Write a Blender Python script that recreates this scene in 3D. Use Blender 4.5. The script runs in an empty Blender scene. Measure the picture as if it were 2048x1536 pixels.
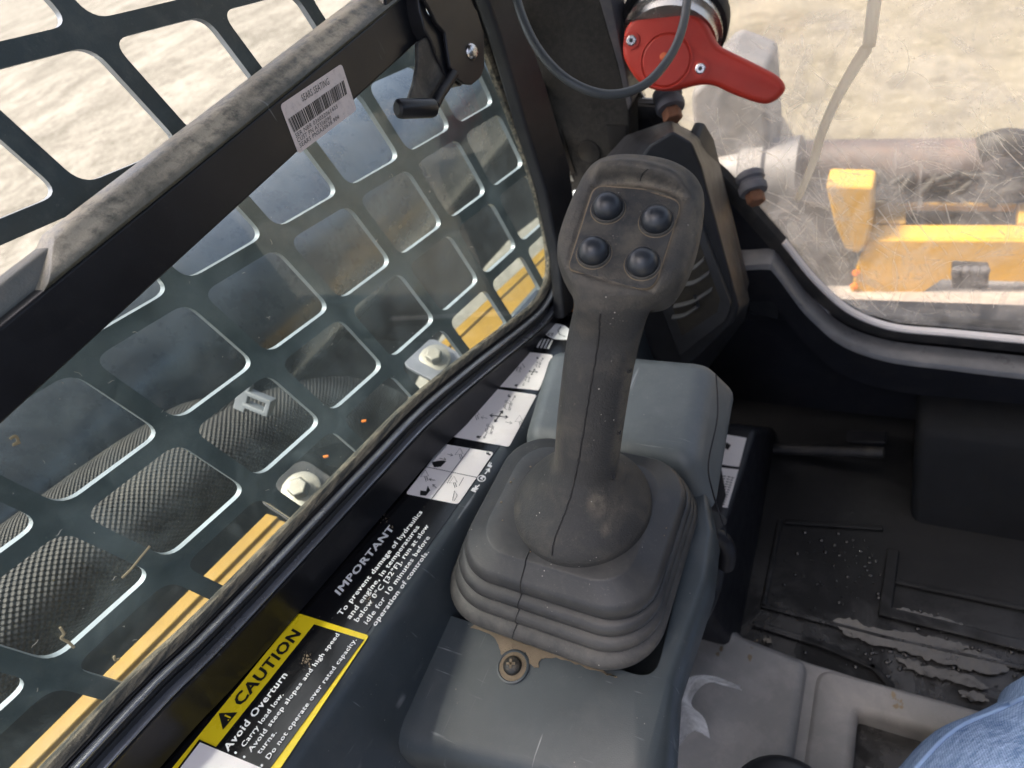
import bpy, bmesh, math, random
from mathutils import Vector as V, Matrix
random.seed(7)
S = bpy.context.scene
COL = S.collection
rad = math.radians

# ---------------------------------------------------------------- camera
C = V((0, 0, 1.25))                      # the operator's eye above the ground
FPX = 1300.0
_F = V((936, -1718, 1300)).normalized()
_R = V((2300, 269, -1300)); _R = (_R - _F * _R.dot(_F)).normalized()
_D = _F.cross(_R)
M = Matrix((_R, _F, -_D))                # lens axes -> cab axes (x right, y forward, z up)
MT = M.transposed()
cam = bpy.data.cameras.new('camera')
cam.sensor_width = 36; cam.lens = 36 * FPX / 2048
cam.clip_start = .01; cam.clip_end = 400
cam.dof.use_dof = True; cam.dof.focus_distance = .345; cam.dof.aperture_fstop = 11
co = bpy.data.objects.new('camera', cam); COL.objects.link(co)
rot = Matrix((M.col[0], -M.col[1], -M.col[2])).transposed()
co.matrix_world = Matrix.Translation(C) @ rot.to_4x4()
S.camera = co

# ---------------------------------------------------------------- light
SUN_EL, SUN_AZ = 62, -112                   # elevation, compass bearing from +y towards +x
w = bpy.data.worlds.new('World'); S.world = w; w.use_nodes = True
nt = w.node_tree
sky = nt.nodes.new('ShaderNodeTexSky'); sky.sky_type = 'NISHITA'; sky.sun_disc = False
sky.sun_elevation = rad(SUN_EL); sky.sun_rotation = rad(SUN_AZ)
sky.air_density = .75; sky.dust_density = 8.0; sky.ozone_density = .6
nt.links.new(sky.outputs[0], nt.nodes['Background'].inputs[0])
nt.nodes['Background'].inputs[1].default_value = .15
sl = bpy.data.lights.new('sun', 'SUN'); sl.energy = 1.5; sl.angle = rad(10); sl.color = (1, .95, .87)
so = bpy.data.objects.new('sun', sl); COL.objects.link(so)
sd = V((math.sin(rad(SUN_AZ)) * math.cos(rad(SUN_EL)), math.cos(rad(SUN_AZ)) * math.cos(rad(SUN_EL)), math.sin(rad(SUN_EL))))
so.rotation_euler = sd.to_track_quat('Z', 'Y').to_euler()
so.location = (0, 0, 8)
S.view_settings.view_transform = 'Standard'; S.view_settings.look = 'None'
S.view_settings.exposure = 2.1; S.view_settings.gamma = 1

# ---------------------------------------------------------------- where things stand
def ray(x, y): return M @ V(((x - 1024) / FPX, (y - 768) / FPX, 1))
def at(x, y, Z): return C + ray(x, y) * Z
def on(x, y, n, d):
    r = ray(x, y); return C + r * (d / n.dot(r))
AX = (M @ V((997, -1159, 1300))).normalized()          # along the window sill
BX = (M @ V((751, 1068, 1300))).normalized()           # down the window
NW = AX.cross(BX).normalized()
if NW.x < 0: NW = -NW
DW = NW.dot(ray(700, 978) * .42)
NL = V((1, 0, 0)).cross(AX).normalized()
if NL.z < 0: NL = -NL
DL = NL.dot(ray(640, 1180) * .40)
def win(x, y, off=0): return on(x, y, NW, DW + off)
def led(x, y, off=0): return on(x, y, NL, DL + off)
def hz(x, y, z): return on(x, y, V((0, 0, 1)), z)
def fy(x, y, yy): return on(x, y, V((0, 1, 0)), yy)
def fx(x, y, xx): return on(x, y, V((1, 0, 0)), xx)
CAMX = V(M.col[0]); CAMY = -V(M.col[1]); CAMZ = V(M.col[2])
def cv(x, y, z): return (M @ V((x, y, z))).normalized()

# ---------------------------------------------------------------- materials
def nn(t, typ, **kw):
    n = t.nodes.new(typ)
    for k, v in kw.items():
        if k.startswith('i_'): n.inputs[k[2:].replace('_', ' ')].default_value = v
        else: setattr(n, k, v)
    return n
def ramp(t, a, b, ca=(0, 0, 0, 1), cb=(1, 1, 1, 1)):
    r = t.nodes.new('ShaderNodeValToRGB'); e = r.color_ramp.elements
    e[0].position, e[1].position = a, b; e[0].color, e[1].color = ca, cb
    return r
def mixc(t, fac, a, b):
    m = t.nodes.new('ShaderNodeMix'); m.data_type = 'RGBA'
    for sock, v in ((m.inputs[0], fac), (m.inputs[6], a), (m.inputs[7], b)):
        if hasattr(v, 'is_linked'): t.links.new(v, sock)
        elif sock.type == 'RGBA': sock.default_value = (*v[:3], 1)
        else: sock.default_value = v
    return m.outputs[2]
def math_(t, op, a, b=None):
    m = t.nodes.new('ShaderNodeMath'); m.operation = op
    for i, v in enumerate((a, b)):
        if v is None: continue
        if hasattr(v, 'is_linked'): t.links.new(v, m.inputs[i])
        else: m.inputs[i].default_value = v
    return m.outputs[0]
def noise(t, vec, scale, detail=6, rough=.6, dist=0):
    n = nn(t, 'ShaderNodeTexNoise'); n.inputs['Scale'].default_value = scale; n.inputs['Detail'].default_value = detail
    n.inputs['Roughness'].default_value = rough; n.inputs['Distortion'].default_value = dist
    t.links.new(vec, n.inputs['Vector']); return n.outputs['Fac']
def mapping(t, vec, scale=(1, 1, 1), rot=(0, 0, 0)):
    m = nn(t, 'ShaderNodeMapping'); m.inputs['Scale'].default_value = scale; m.inputs['Rotation'].default_value = rot
    t.links.new(vec, m.inputs['Vector']); return m.outputs[0]
def mat(name, col, rough=.45, metal=0, dust=None, dust_amt=.35, dust_scale=45, dust_lo=.48, dust_hi=.72, var=.25, bump=.15,
        bump_scale=900, scratch=0, scratch_col=(.45, .47, .48), speck=0, spec=.5, coat=0, rvar=.12, dmap=None):
    m = bpy.data.materials.new(name); m.use_nodes = True; t = m.node_tree
    p = t.nodes['Principled BSDF']
    tc = nn(t, 'ShaderNodeTexCoord').outputs['Object']
    big = noise(t, tc, 18, 5, .6)
    c = mixc(t, ramp_out(t, big, .3, .7), tuple(x * (1 - var) for x in col), tuple(min(1, x * (1 + var)) for x in col))
    r = math_(t, 'ADD', math_(t, 'MULTIPLY', noise(t, tc, 60, 4, .6), rvar * 2), rough - rvar)
    if scratch:
        for k, (sc, ro) in enumerate((((260, 9, 30), (.3, .2, .6)), ((14, 300, 22), (.1, .5, 1.1)))):
            sn = noise(t, mapping(t, tc, sc, ro), 1.0, 3, .5, .4)
            gate = ramp_out(t, noise(t, tc, 30 + 13 * k, 2), .5, .62)
            f = math_(t, 'MULTIPLY', math_(t, 'MULTIPLY', ramp_out(t, sn, .66, .74), gate), scratch)
            c = mixc(t, f, c, scratch_col)
    if dust:
        dn = noise(t, mapping(t, tc, dmap) if dmap else tc, dust_scale, 9, .68, .3)
        f = math_(t, 'MULTIPLY', ramp_out(t, dn, dust_lo, dust_hi), dust_amt)
        at_ = nn(t, 'ShaderNodeAttribute'); at_.attribute_name = 'dust'
        dq = math_(t, 'MULTIPLY', at_.outputs['Fac'], ramp_out(t, noise(t, tc, 160, 8, .7), .30, .56))
        fl2 = math_(t, 'MULTIPLY', ramp_out(t, noise(t, tc, 750, 3, .6), .60, .70), ramp_out(t, noise(t, tc, 48, 6, .7), .46, .60))
        f = math_(t, 'ADD', math_(t, 'ADD', f, dq), math_(t, 'MULTIPLY', fl2, min(.55, dust_amt * 1.1))); cl_ = nn(t, 'ShaderNodeClamp'); t.links.new(f, cl_.inputs[0]); f = cl_.outputs[0]
        c = mixc(t, f, c, dust); r = math_(t, 'ADD', r, math_(t, 'MULTIPLY', f, .35))
    if speck:
        vo = nn(t, 'ShaderNodeTexVoronoi'); vo.inputs['Scale'].default_value = 330; t.links.new(tc, vo.inputs['Vector'])
        f = ramp_out(t, vo.outputs['Distance'], .16, .07, )
        g = ramp_out(t, noise(t, tc, 95, 3), .60, .66)
        c = mixc(t, math_(t, 'MULTIPLY', math_(t, 'MULTIPLY', f, g), speck), c, (.5, .47, .4))
    t.links.new(c, p.inputs['Base Color']); t.links.new(r, p.inputs['Roughness'])
    p.inputs['Metallic'].default_value = metal; p.inputs['Specular IOR Level'].default_value = spec
    p.inputs['Coat Weight'].default_value = coat; p.inputs['Coat Roughness'].default_value = .15
    if bump:
        b = nn(t, 'ShaderNodeBump'); b.inputs['Strength'].default_value = bump; b.inputs['Distance'].default_value = .0008
        hgt = math_(t, 'ADD', noise(t, tc, bump_scale, 3, .6), math_(t, 'MULTIPLY', noise(t, tc, 70, 4, .6), 1.2))
        t.links.new(hgt, b.inputs['Height']); t.links.new(b.outputs[0], p.inputs['Normal'])
    return m
def ramp_out(t, src, a, b):
    mr = nn(t, 'ShaderNodeMapRange'); mr.clamp = True
    mr.inputs[1].default_value = a; mr.inputs[2].default_value = b
    t.links.new(src, mr.inputs[0]); return mr.outputs[0]

TAN = (.30, .22, .14)
m_rubber = mat('grip_rubber', (.034, .034, .033), .58, var=.12, dust=(.19, .165, .125), dust_amt=.26, dust_scale=55, dust_lo=.48, dust_hi=.74, bump=.5, bump_scale=1000, speck=1.0, spec=.45)
m_panelf = mat('button_panel_plastic', (.030, .032, .034), .58, dust=(.24, .21, .15), dust_amt=.4, dust_scale=85, dust_lo=.42, dust_hi=.75, bump=.55, bump_scale=2600, speck=.5)
m_boot = mat('boot_rubber', (.037, .038, .039), .44, var=.12, dust=(.19, .175, .15), dust_amt=.2, dust_scale=38, dust_lo=.45, dust_hi=.75, bump=.12, speck=.8, spec=.42)
m_button = mat('button_plastic', (.018, .022, .028), .40, var=.1, bump=.05, speck=.25, spec=.6)
m_dirt = mat('dried_dirt', (.215, .172, .12), .95, var=.4, bump=.8, bump_scale=1800, spec=.1)
m_pod = mat('slate_plastic', (.047, .059, .066), .40, dust=(.2, .19, .17), dust_amt=.12, dust_scale=30, bump=.12, bump_scale=1600, scratch=.55, speck=.6, spec=.5, var=.14)
m_cover = mat('cover_plastic', (.110, .126, .131), .44, dust=(.25, .26, .26), dust_amt=.25, dust_scale=26, bump=.10, bump_scale=1600, scratch=.4, speck=.4, var=.12)
m_black = mat('black_paint', (.012, .012, .014), .33, dust=(.14, .12, .1), dust_amt=.10, bump=.06, scratch=.12, spec=.5)
m_barpaint = mat('satin_black_paint', (.009, .009, .011), .36, dust=(.12, .10, .08), dust_amt=.07, dust_scale=90, dust_lo=.55, dust_hi=.8, bump=.10, bump_scale=1500, scratch=.25, spec=.45)
m_frame = mat('window_frame_paint', (.010, .010, .011), .38, dust=(.12, .10, .08), dust_amt=.12, dust_scale=60, bump=.5, bump_scale=1900, spec=.5)
m_gasket = mat('dusty_gasket', (.05, .05, .042), .85, dust=(.38, .32, .22), dust_amt=.85, dust_scale=320, dust_lo=.42, dust_hi=.72, bump=.9, bump_scale=700, dmap=(1, .12, 1))
m_rail = mat('dusty_rail_rubber', (.032, .042, .037), .30, dust=(.42, .37, .275), dust_amt=.22, dust_scale=90, dust_lo=.22, dust_hi=.62, bump=.35, bump_scale=900, scratch=.3, dmap=(1, .025, 1))
m_alu = mat('bright_trim', (.5, .51, .52), .28, metal=1, bump=.1, scratch=.2)
m_darkmetal = mat('grille_paint', (.036, .055, .060), .34, dust=(.2, .21, .19), dust_amt=.25, dust_scale=50, bump=.1, spec=.6, speck=.3)
m_dark = mat('dark_trim_plastic', (.009, .010, .014), .45, spec=.3, dust=(.07, .06, .055), dust_amt=.15, bump=.15, bump_scale=2000)
m_fibre = mat('fibre_panel', (.030, .030, .028), .95, dust=(.075, .07, .06), dust_amt=.4, dust_scale=200, dust_lo=.40, dust_hi=.75, bump=.8, bump_scale=1100, spec=.1)
m_vent = mat('vent_plastic', (.020, .0215, .025), .42, dust=(.08, .075, .068), dust_amt=.08, bump=.12, bump_scale=1500, spec=.38)
m_red = mat('red_plastic', (.50, .034, .017), .52, dust=(.5, .14, .09), dust_amt=.2, bump=.12, bump_scale=1400, var=.1)
m_chrome = mat('worn_chrome', (.62, .60, .58), .25, metal=1, bump=.2, scratch=.3, dust=(.3, .27, .24), dust_amt=.3)
m_zinc = mat('zinc_bolt', (.22, .21, .18), .5, metal=.5, dust=(.22, .18, .12), dust_amt=.5, dust_scale=200, bump=.3)
m_rust = mat('rusty_steel', (.22, .10, .055), .8, metal=.2, dust=(.3, .2, .13), dust_amt=.6, dust_scale=200, bump=.8)
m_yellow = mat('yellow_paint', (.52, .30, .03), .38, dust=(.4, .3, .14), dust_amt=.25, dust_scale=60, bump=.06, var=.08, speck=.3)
m_yellow_side = mat('sun_offset_yellow_paint', (.22, .125, .008), .45, dust=(.22, .16, .07), dust_amt=.3, dust_scale=60, bump=.08, var=.12, speck=.3)  # copy of the yellow paint, darkened to offset sun on the beams
m_label_k = mat('black_vinyl_label', (.006, .006, .007), .20, dust=(.2, .14, .1), dust_amt=.10, dust_scale=80, dust_lo=.58, dust_hi=.8, var=.1, bump=.05, bump_scale=300, speck=.15)
m_label_y = mat('yellow_vinyl', (.88, .66, .015), .3, var=.04, bump=.04, bump_scale=300)
m_label_w = mat('white_vinyl', (.84, .79, .76), .38, var=.04, bump=.05, bump_scale=300, dust=(.5, .42, .33), dust_amt=.25, dust_lo=.55, dust_hi=.8)
m_ink_w = mat('white_print', (.78, .78, .77), .4, var=.03, bump=0)
m_ink_k = mat('black_print', (.012, .012, .012), .4, var=.03, bump=0)
m_ink_o = mat('orange_print', (.75, .20, .01), .4, var=.05, bump=0)
m_paper = mat('speckled_paper_label', (.78, .68, .63), .6, dust=(.42, .35, .32), dust_amt=.5, dust_scale=240, dust_lo=.5, dust_hi=.72, var=.05, bump=.1)
m_floor = mat('floor_mat_rubber', (.007, .0075, .0085), .40, spec=.25, dust=(.02, .019, .018), dust_amt=.25, dust_scale=20, bump=.6, bump_scale=900)
m_plat = mat('grey_moulded_plastic', (.215, .212, .206), .45, dust=(.40, .37, .345), dust_amt=.5, dust_scale=22, bump=.3, bump_scale=1100, scratch=.3, var=.12, scratch_col=(.12, .12, .12))
m_cable = mat('cable_sheath', (.07, .075, .075), .45, bump=.05)
m_boom = mat('dark_arm_paint', (.050, .060, .074), .28, metal=.35, coat=.8, dust=(.13, .13, .13), dust_amt=.35, dust_scale=25, bump=.3, bump_scale=350, speck=.4, spec=.6)
m_steel = mat('grey_steel', (.15, .155, .175), .55, metal=.2, dust=(.26, .24, .22), dust_amt=.5, dust_scale=14, bump=.3)
m_soot = mat('greasy_black', (.012, .012, .013), .6, dust=(.1, .085, .07), dust_amt=.4, bump=.4)
m_silver = mat('grey_clip_plastic', (.13, .14, .15), .4, bump=.1)

def water_mat():
    m = bpy.data.materials.new('standing_water'); m.use_nodes = True; t = m.node_tree; p = t.nodes['Principled BSDF']
    tc = nn(t, 'ShaderNodeTexCoord').outputs['Object']
    p.inputs['Base Color'].default_value = (.006, .006, .007, 1); p.inputs['Specular IOR Level'].default_value = .9
    t.links.new(math_(t, 'MULTIPLY', ramp_out(t, noise(t, tc, 60, 6, .7), .45, .7), .4), p.inputs['Roughness'])
    b = nn(t, 'ShaderNodeBump'); b.inputs['Strength'].default_value = .35; b.inputs['Distance'].default_value = .002
    t.links.new(noise(t, tc, 45, 3), b.inputs['Height']); t.links.new(b.outputs[0], p.inputs['Normal'])
    return m
m_water = water_mat()

def ground_mat():
    m = bpy.data.materials.new('pale_gravel'); m.use_nodes = True; t = m.node_tree; p = t.nodes['Principled BSDF']
    tc = nn(t, 'ShaderNodeTexCoord').outputs['Object']
    c = mixc(t, ramp_out(t, noise(t, tc, 1.1, 9, .74, .5), .40, .60), (.088, .083, .066), (.165, .156, .130))
    c = mixc(t, math_(t, 'MULTIPLY', ramp_out(t, noise(t, tc, 6, 9, .75), .50, .66), .75), c, (.055, .051, .039))
    c = mixc(t, math_(t, 'MULTIPLY', ramp_out(t, noise(t, tc, 17, 8, .75), .54, .68), .7), c, (.25, .238, .205))
    vo = nn(t, 'ShaderNodeTexVoronoi'); vo.inputs['Scale'].default_value = 28; t.links.new(tc, vo.inputs['Vector'])
    c = mixc(t, math_(t, 'MULTIPLY', ramp_out(t, vo.outputs['Distance'], .34, .12), .45), c, (.215, .204, .175))
    t.links.new(c, p.inputs['Base Color']); p.inputs['Roughness'].default_value = .95; p.inputs['Specular IOR Level'].default_value = .15
    b = nn(t, 'ShaderNodeBump'); b.inputs['Strength'].default_value = .35; b.inputs['Distance'].default_value = .02
    t.links.new(noise(t, tc, 14, 8, .7), b.inputs['Height']); t.links.new(b.outputs[0], p.inputs['Normal'])
    return m
m_ground = ground_mat()

def glass_mat(name, tint, dirt_haze_col, dirt_lo, dirt_hi, dirt_max, base_haze, streak=None, ior=1.5, trl=.5):
    m = bpy.data.materials.new(name); m.use_nodes = True; t = m.node_tree
    for n in list(t.nodes):
        if n.type != 'OUTPUT_MATERIAL': t.nodes.remove(n)
    out = [n for n in t.nodes if n.type == 'OUTPUT_MATERIAL'][0]
    tc = nn(t, 'ShaderNodeTexCoord').outputs['Object']
    tr = nn(t, 'ShaderNodeBsdfTransparent'); tr.inputs[0].default_value = (*tint, 1)
    gl = nn(t, 'ShaderNodeBsdfGlossy'); gl.inputs['Roughness'].default_value = .02
    fr = nn(t, 'ShaderNodeFresnel'); ge = nn(t, 'ShaderNodeNewGeometry')
    t.links.new(math_(t, 'SUBTRACT', ior, math_(t, 'MULTIPLY', ge.outputs['Backfacing'], ior - 1 / ior)), fr.inputs[0])
    mx = nn(t, 'ShaderNodeMixShader'); t.links.new(fr.outputs[0], mx.inputs[0]); t.links.new(tr.outputs[0], mx.inputs[1]); t.links.new(gl.outputs[0], mx.inputs[2])
    df = nn(t, 'ShaderNodeBsdfDiffuse'); df.inputs[0].default_value = (*dirt_haze_col, 1)
    tl = nn(t, 'ShaderNodeBsdfTranslucent'); tl.inputs[0].default_value = (*dirt_haze_col, 1)
    ds = nn(t, 'ShaderNodeMixShader'); ds.inputs[0].default_value = trl; t.links.new(df.outputs[0], ds.inputs[1]); t.links.new(tl.outputs[0], ds.inputs[2])
    f = math_(t, 'MULTIPLY', ramp_out(t, noise(t, tc, 22, 9, .72, .6), dirt_lo, dirt_hi), dirt_max)
    f = math_(t, 'ADD', f, base_haze)
    fine = math_(t, 'MULTIPLY', ramp_out(t, noise(t, tc, 420, 4, .7), .62, .72), dirt_max * 1.3)
    f = math_(t, 'ADD', f, math_(t, 'MULTIPLY', fine, ramp_out(t, noise(t, tc, 14, 3), .42, .6)))
    if streak:
        for sc, ro, amt in streak:
            sn = noise(t, mapping(t, tc, sc, ro), 1, 4, .6, 1.2)
            g = ramp_out(t, noise(t, tc, 11, 4, .6), .42, .64)
            f = math_(t, 'ADD', f, math_(t, 'MULTIPLY', math_(t, 'MULTIPLY', ramp_out(t, sn, .58, .70), g), amt))
    cl = nn(t, 'ShaderNodeClamp'); t.links.new(f, cl.inputs[0]); cl.inputs[2].default_value = .92
    fin = nn(t, 'ShaderNodeMixShader'); t.links.new(cl.outputs[0], fin.inputs[0]); t.links.new(mx.outputs[0], fin.inputs[1]); t.links.new(ds.outputs[0], fin.inputs[2])
    t.links.new(fin.outputs[0], out.inputs[0])
    return m
m_glass = glass_mat('dusty_sheen_side_glass', (.93, .975, .965), (.34, .42, .43), .44, .80, .15, .034)  # real dust, plus an even teal haze painted in for reflections
m_poly = glass_mat('scratched_front_glass', (1, .97, .90), (.93, .84, .73), .42, .74, .32, .08, trl=.85,
                   streak=[((70, 5, 12), (0, .5, .3), .30), ((8, 40, 60), (0, -.6, .4), .26)])
m_film = glass_mat('clear_plastic_film', (.9, .9, .9), (.9, .9, .9), .4, .62, .5, .42)
def edge_glass():
    m = mat('glass_edge', (.16, .24, .22), .2, bump=.02); return m
m_gedge = edge_glass()

def weave_mat():
    m = bpy.data.materials.new('woven_sleeve'); m.use_nodes = True; t = m.node_tree; p = t.nodes['Principled BSDF']
    uv = nn(t, 'ShaderNodeUVMap').outputs[0]
    tc = nn(t, 'ShaderNodeTexCoord').outputs['Object']
    def checks(ax, k):
        mp = mapping(t, uv, (1, 1, 1)); s = nn(t, 'ShaderNodeSeparateXYZ'); t.links.new(mp, s.inputs[0])
        return math_(t, 'SINE', math_(t, 'MULTIPLY', s.outputs[ax], k))
    a, b_ = checks(0, 2 * math.pi), checks(1, 2 * math.pi)
    h = math_(t, 'MULTIPLY', a, b_)
    c = mixc(t, ramp_out(t, h, -.3, .8), (.008, .0075, .007), (.042, .037, .031))
    c = mixc(t, math_(t, 'MULTIPLY', ramp_out(t, noise(t, tc, 30, 6), .45, .7), .4), c, (.085, .075, .06))
    t.links.new(c, p.inputs['Base Color']); p.inputs['Roughness'].default_value = .7
    bm_ = nn(t, 'ShaderNodeBump'); bm_.inputs['Strength'].default_value = .9; bm_.inputs['Distance'].default_value = .002
    t.links.new(h, bm_.inputs['Height']); t.links.new(bm_.outputs[0], p.inputs['Normal'])
    return m
m_weave = weave_mat()

def denim_mat():
    m = bpy.data.materials.new('blue_denim'); m.use_nodes = True; t = m.node_tree; p = t.nodes['Principled BSDF']
    uv = nn(t, 'ShaderNodeUVMap').outputs[0]
    tc = nn(t, 'ShaderNodeTexCoord').outputs['Object']
    s = nn(t, 'ShaderNodeSeparateXYZ'); t.links.new(uv, s.inputs[0])
    tw = math_(t, 'SINE', math_(t, 'ADD', math_(t, 'MULTIPLY', s.outputs[0], 6.283), math_(t, 'MULTIPLY', s.outputs[1], 6.283)))
    slub = noise(t, mapping(t, uv, (.9, .12, 1)), 1.0, 3, .7)
    fine = noise(t, mapping(t, uv, (1.6, .5, 1)), 1.0, 2, .6)
    f = math_(t, 'ADD', math_(t, 'MULTIPLY', ramp_out(t, slub, .38, .66), .55), math_(t, 'MULTIPLY', ramp_out(t, tw, -1, 1), .25))
    f = math_(t, 'ADD', f, math_(t, 'MULTIPLY', ramp_out(t, fine, .5, .65), .3))
    c = mixc(t, f, (.08, .16, .33), (.42, .56, .80))
    c = mixc(t, math_(t, 'MULTIPLY', ramp_out(t, noise(t, tc, 20, 5), .4, .7), .35), c, (.36, .50, .72))
    t.links.new(c, p.inputs['Base Color']); p.inputs['Roughness'].default_value = .9; p.inputs['Specular IOR Level'].default_value = .1
    b = nn(t, 'ShaderNodeBump'); b.inputs['Strength'].default_value = .8; b.inputs['Distance'].default_value = .0012
    t.links.new(f, b.inputs['Height']); t.links.new(b.outputs[0], p.inputs['Normal'])
    return m
m_denim = denim_mat()

# ---------------------------------------------------------------- mesh helpers
W0 = {}
class MB:
    def __init__(s): s.v = []; s.f = []; s.uv = {}
    def add(s, vs): k = len(s.v); s.v += [V(p) for p in vs]; return k
    def face(s, *i): s.f.append(tuple(i))
    def loft(s, rings, cap0=True, cap1=True, closed=True):
        n = len(rings[0]); k = [s.add(r) for r in rings]
        for a, b in zip(k, k[1:]):
            for i in range(n if closed else n - 1):
                j = (i + 1) % n; s.f.append((a + i, a + j, b + j, b + i))
        if cap0: s.f.append(tuple(range(k[0] + n - 1, k[0] - 1, -1)))
        if cap1: s.f.append(tuple(range(k[-1], k[-1] + n)))
        return s
    def prism(s, poly, vec):
        return s.loft([poly, [V(p) + vec for p in poly]])
    def box8(s, b, t): return s.loft([b, t])
    def box(s, lo, hi):
        x0, y0, z0 = lo; x1, y1, z1 = hi
        return s.loft([[(x0, y0, z0), (x1, y0, z0), (x1, y1, z0), (x0, y1, z0)], [(x0, y0, z1), (x1, y0, z1), (x1, y1, z1), (x0, y1, z1)]])
    def tube(s, pts, r, seg=16, caps=True, uvk=None):
        pts = [V(p) for p in pts]; rings = []; up = None; L = 0
        base = len(s.v); fb = len(s.f)
        for i, p in enumerate(pts):
            tg = (pts[min(i + 1, len(pts) - 1)] - pts[max(i - 1, 0)]).normalized()
            if up is None: up = tg.orthogonal().normalized()
            up = (up - tg * up.dot(tg)).normalized(); sd_ = tg.cross(up)
            rr = r[i] if isinstance(r, (list, tuple)) else r
            rings.append([p + (up * math.cos(2 * math.pi * k / seg) + sd_ * math.sin(2 * math.pi * k / seg)) * rr for k in range(seg)])
        s.loft(rings, caps, caps)
        if uvk:
            cu, cw = uvk; ds = [0]
            for a, b in zip(pts, pts[1:]): ds.append(ds[-1] + (b - a).length)
            q = fb
            for i in range(len(pts) - 1):
                for k in range(seg):
                    s.uv[q] = [(k * cu, ds[i] * cw), ((k + 1) * cu, ds[i] * cw), ((k + 1) * cu, ds[i + 1] * cw), (k * cu, ds[i + 1] * cw)]; q += 1
        return s
    def lathe(s, c, axis, prof, seg=32, cap0=True, cap1=True):
        axis = V(axis).normalized(); u = axis.orthogonal().normalized(); w_ = axis.cross(u)
        return s.loft([[V(c) + axis * h + (u * math.cos(2 * math.pi * k / seg) + w_ * math.sin(2 * math.pi * k / seg)) * r for k in range(seg)] for r, h in prof], cap0, cap1)
    def ribbon(s, pts, wd, n, closed=False):
        pts = [V(p) for p in pts]; m = len(pts)
        L = []; Rr = []
        for i in range(m):
            a = pts[(i - 1) % m] if (closed or i > 0) else pts[i]
            b = pts[(i + 1) % m] if (closed or i < m - 1) else pts[i]
            tg = (b - a).normalized(); o = n.cross(tg).normalized() * wd / 2
            L.append(pts[i] + o); Rr.append(pts[i] - o)
        k = s.add(L); q = s.add(Rr)
        for i in range(m if closed else m - 1):
            j = (i + 1) % m; s.f.append((k + i, q + i, q + j, k + j))
        return s
def build(name, mb, m, parent=None, bevel=0, seg=2, smooth=35, sub=0, dust=None):
    vs = mb.v
    if parent is None:
        xs = [p.x for p in vs]; ys = [p.y for p in vs]; zs = [p.z for p in vs]
        o = V(((min(xs) + max(xs)) / 2, (min(ys) + max(ys)) / 2, min(zs)))
    else: o = W0[parent.name]
    me = bpy.data.meshes.new(name); me.from_pydata([tuple(p - o) for p in vs], [], mb.f)
    if mb.uv:
        ul = me.uv_layers.new(name='UVMap')
        for fi, uvs in mb.uv.items():
            for li, c in zip(me.polygons[fi].loop_indices, uvs): ul.data[li].uv = c
    if dust:
        at_ = me.attributes.new('dust', 'FLOAT', 'POINT')
        for i_, d_ in enumerate(dust): at_.data[i_].value = d_
    bm = bmesh.new(); bm.from_mesh(me); bmesh.ops.recalc_face_normals(bm, faces=bm.faces); bm.to_mesh(me); bm.free()
    for p in me.polygons: p.use_smooth = smooth > 0
    if smooth > 0 and smooth < 180: me.set_sharp_from_angle(angle=rad(smooth))
    me.materials.append(m)
    ob = bpy.data.objects.new(name, me); COL.objects.link(ob)
    if parent: ob.parent = parent
    else: ob.location = o
    W0[ob.name] = o
    if bevel:
        b = ob.modifiers.new('bevel', 'BEVEL'); b.width = bevel; b.segments = seg; b.limit_method = 'ANGLE'; b.angle_limit = rad(30); b.harden_normals = False
        for p in me.polygons: p.use_smooth = True
        me.set_sharp_from_angle(angle=rad(180))
        wn = ob.modifiers.new('normals', 'WEIGHTED_NORMAL'); wn.keep_sharp = False
    if sub:
        b = ob.modifiers.new('sub', 'SUBSURF'); b.levels = b.render_levels = sub
    return ob
def tag(o, label=None, cat=None, group=None, kind=None):
    if label: o['label'] = label
    if cat: o['category'] = cat
    if group: o['group'] = group
    if kind: o['kind'] = kind
    return o
def thing(name, label, cat, loc, group=None):
    e = bpy.data.objects.new(name, None); e.empty_display_size = .02; COL.objects.link(e); e.location = V(loc)
    W0[e.name] = V(loc); return tag(e, label, cat, group)
def catmull(pts, k=8):
    pts = [V(p) for p in pts]; out = []
    for i in range(len(pts) - 1):
        p0, p1, p2, p3 = pts[max(i - 1, 0)], pts[i], pts[i + 1], pts[min(i + 2, len(pts) - 1)]
        for q in range(k):
            t = q / k
            out.append(.5 * ((2 * p1) + (p2 - p0) * t + (2 * p0 - 5 * p1 + 4 * p2 - p3) * t * t + (3 * p1 - p0 - 3 * p2 + p3) * t ** 3))
    return out + [pts[-1]]
def rounded(poly, r, k=5):
    poly = [V(p) for p in poly]; out = []; n = len(poly)
    for i, p in enumerate(poly):
        a, b = poly[i - 1], poly[(i + 1) % n]
        rr = r[i] if isinstance(r, (list, tuple)) else r
        rr = min(rr, (a - p).length * .49, (b - p).length * .49)
        if rr < 1e-6: out.append(p); continue
        s, e = p + (a - p).normalized() * rr, p + (b - p).normalized() * rr
        for q in range(k + 1):
            t = q / k; out.append(s * (1 - t) ** 2 + p * 2 * t * (1 - t) + e * t * t)
    return out
def sgnp(x, e): return math.copysign(abs(x) ** e, x)

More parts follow.
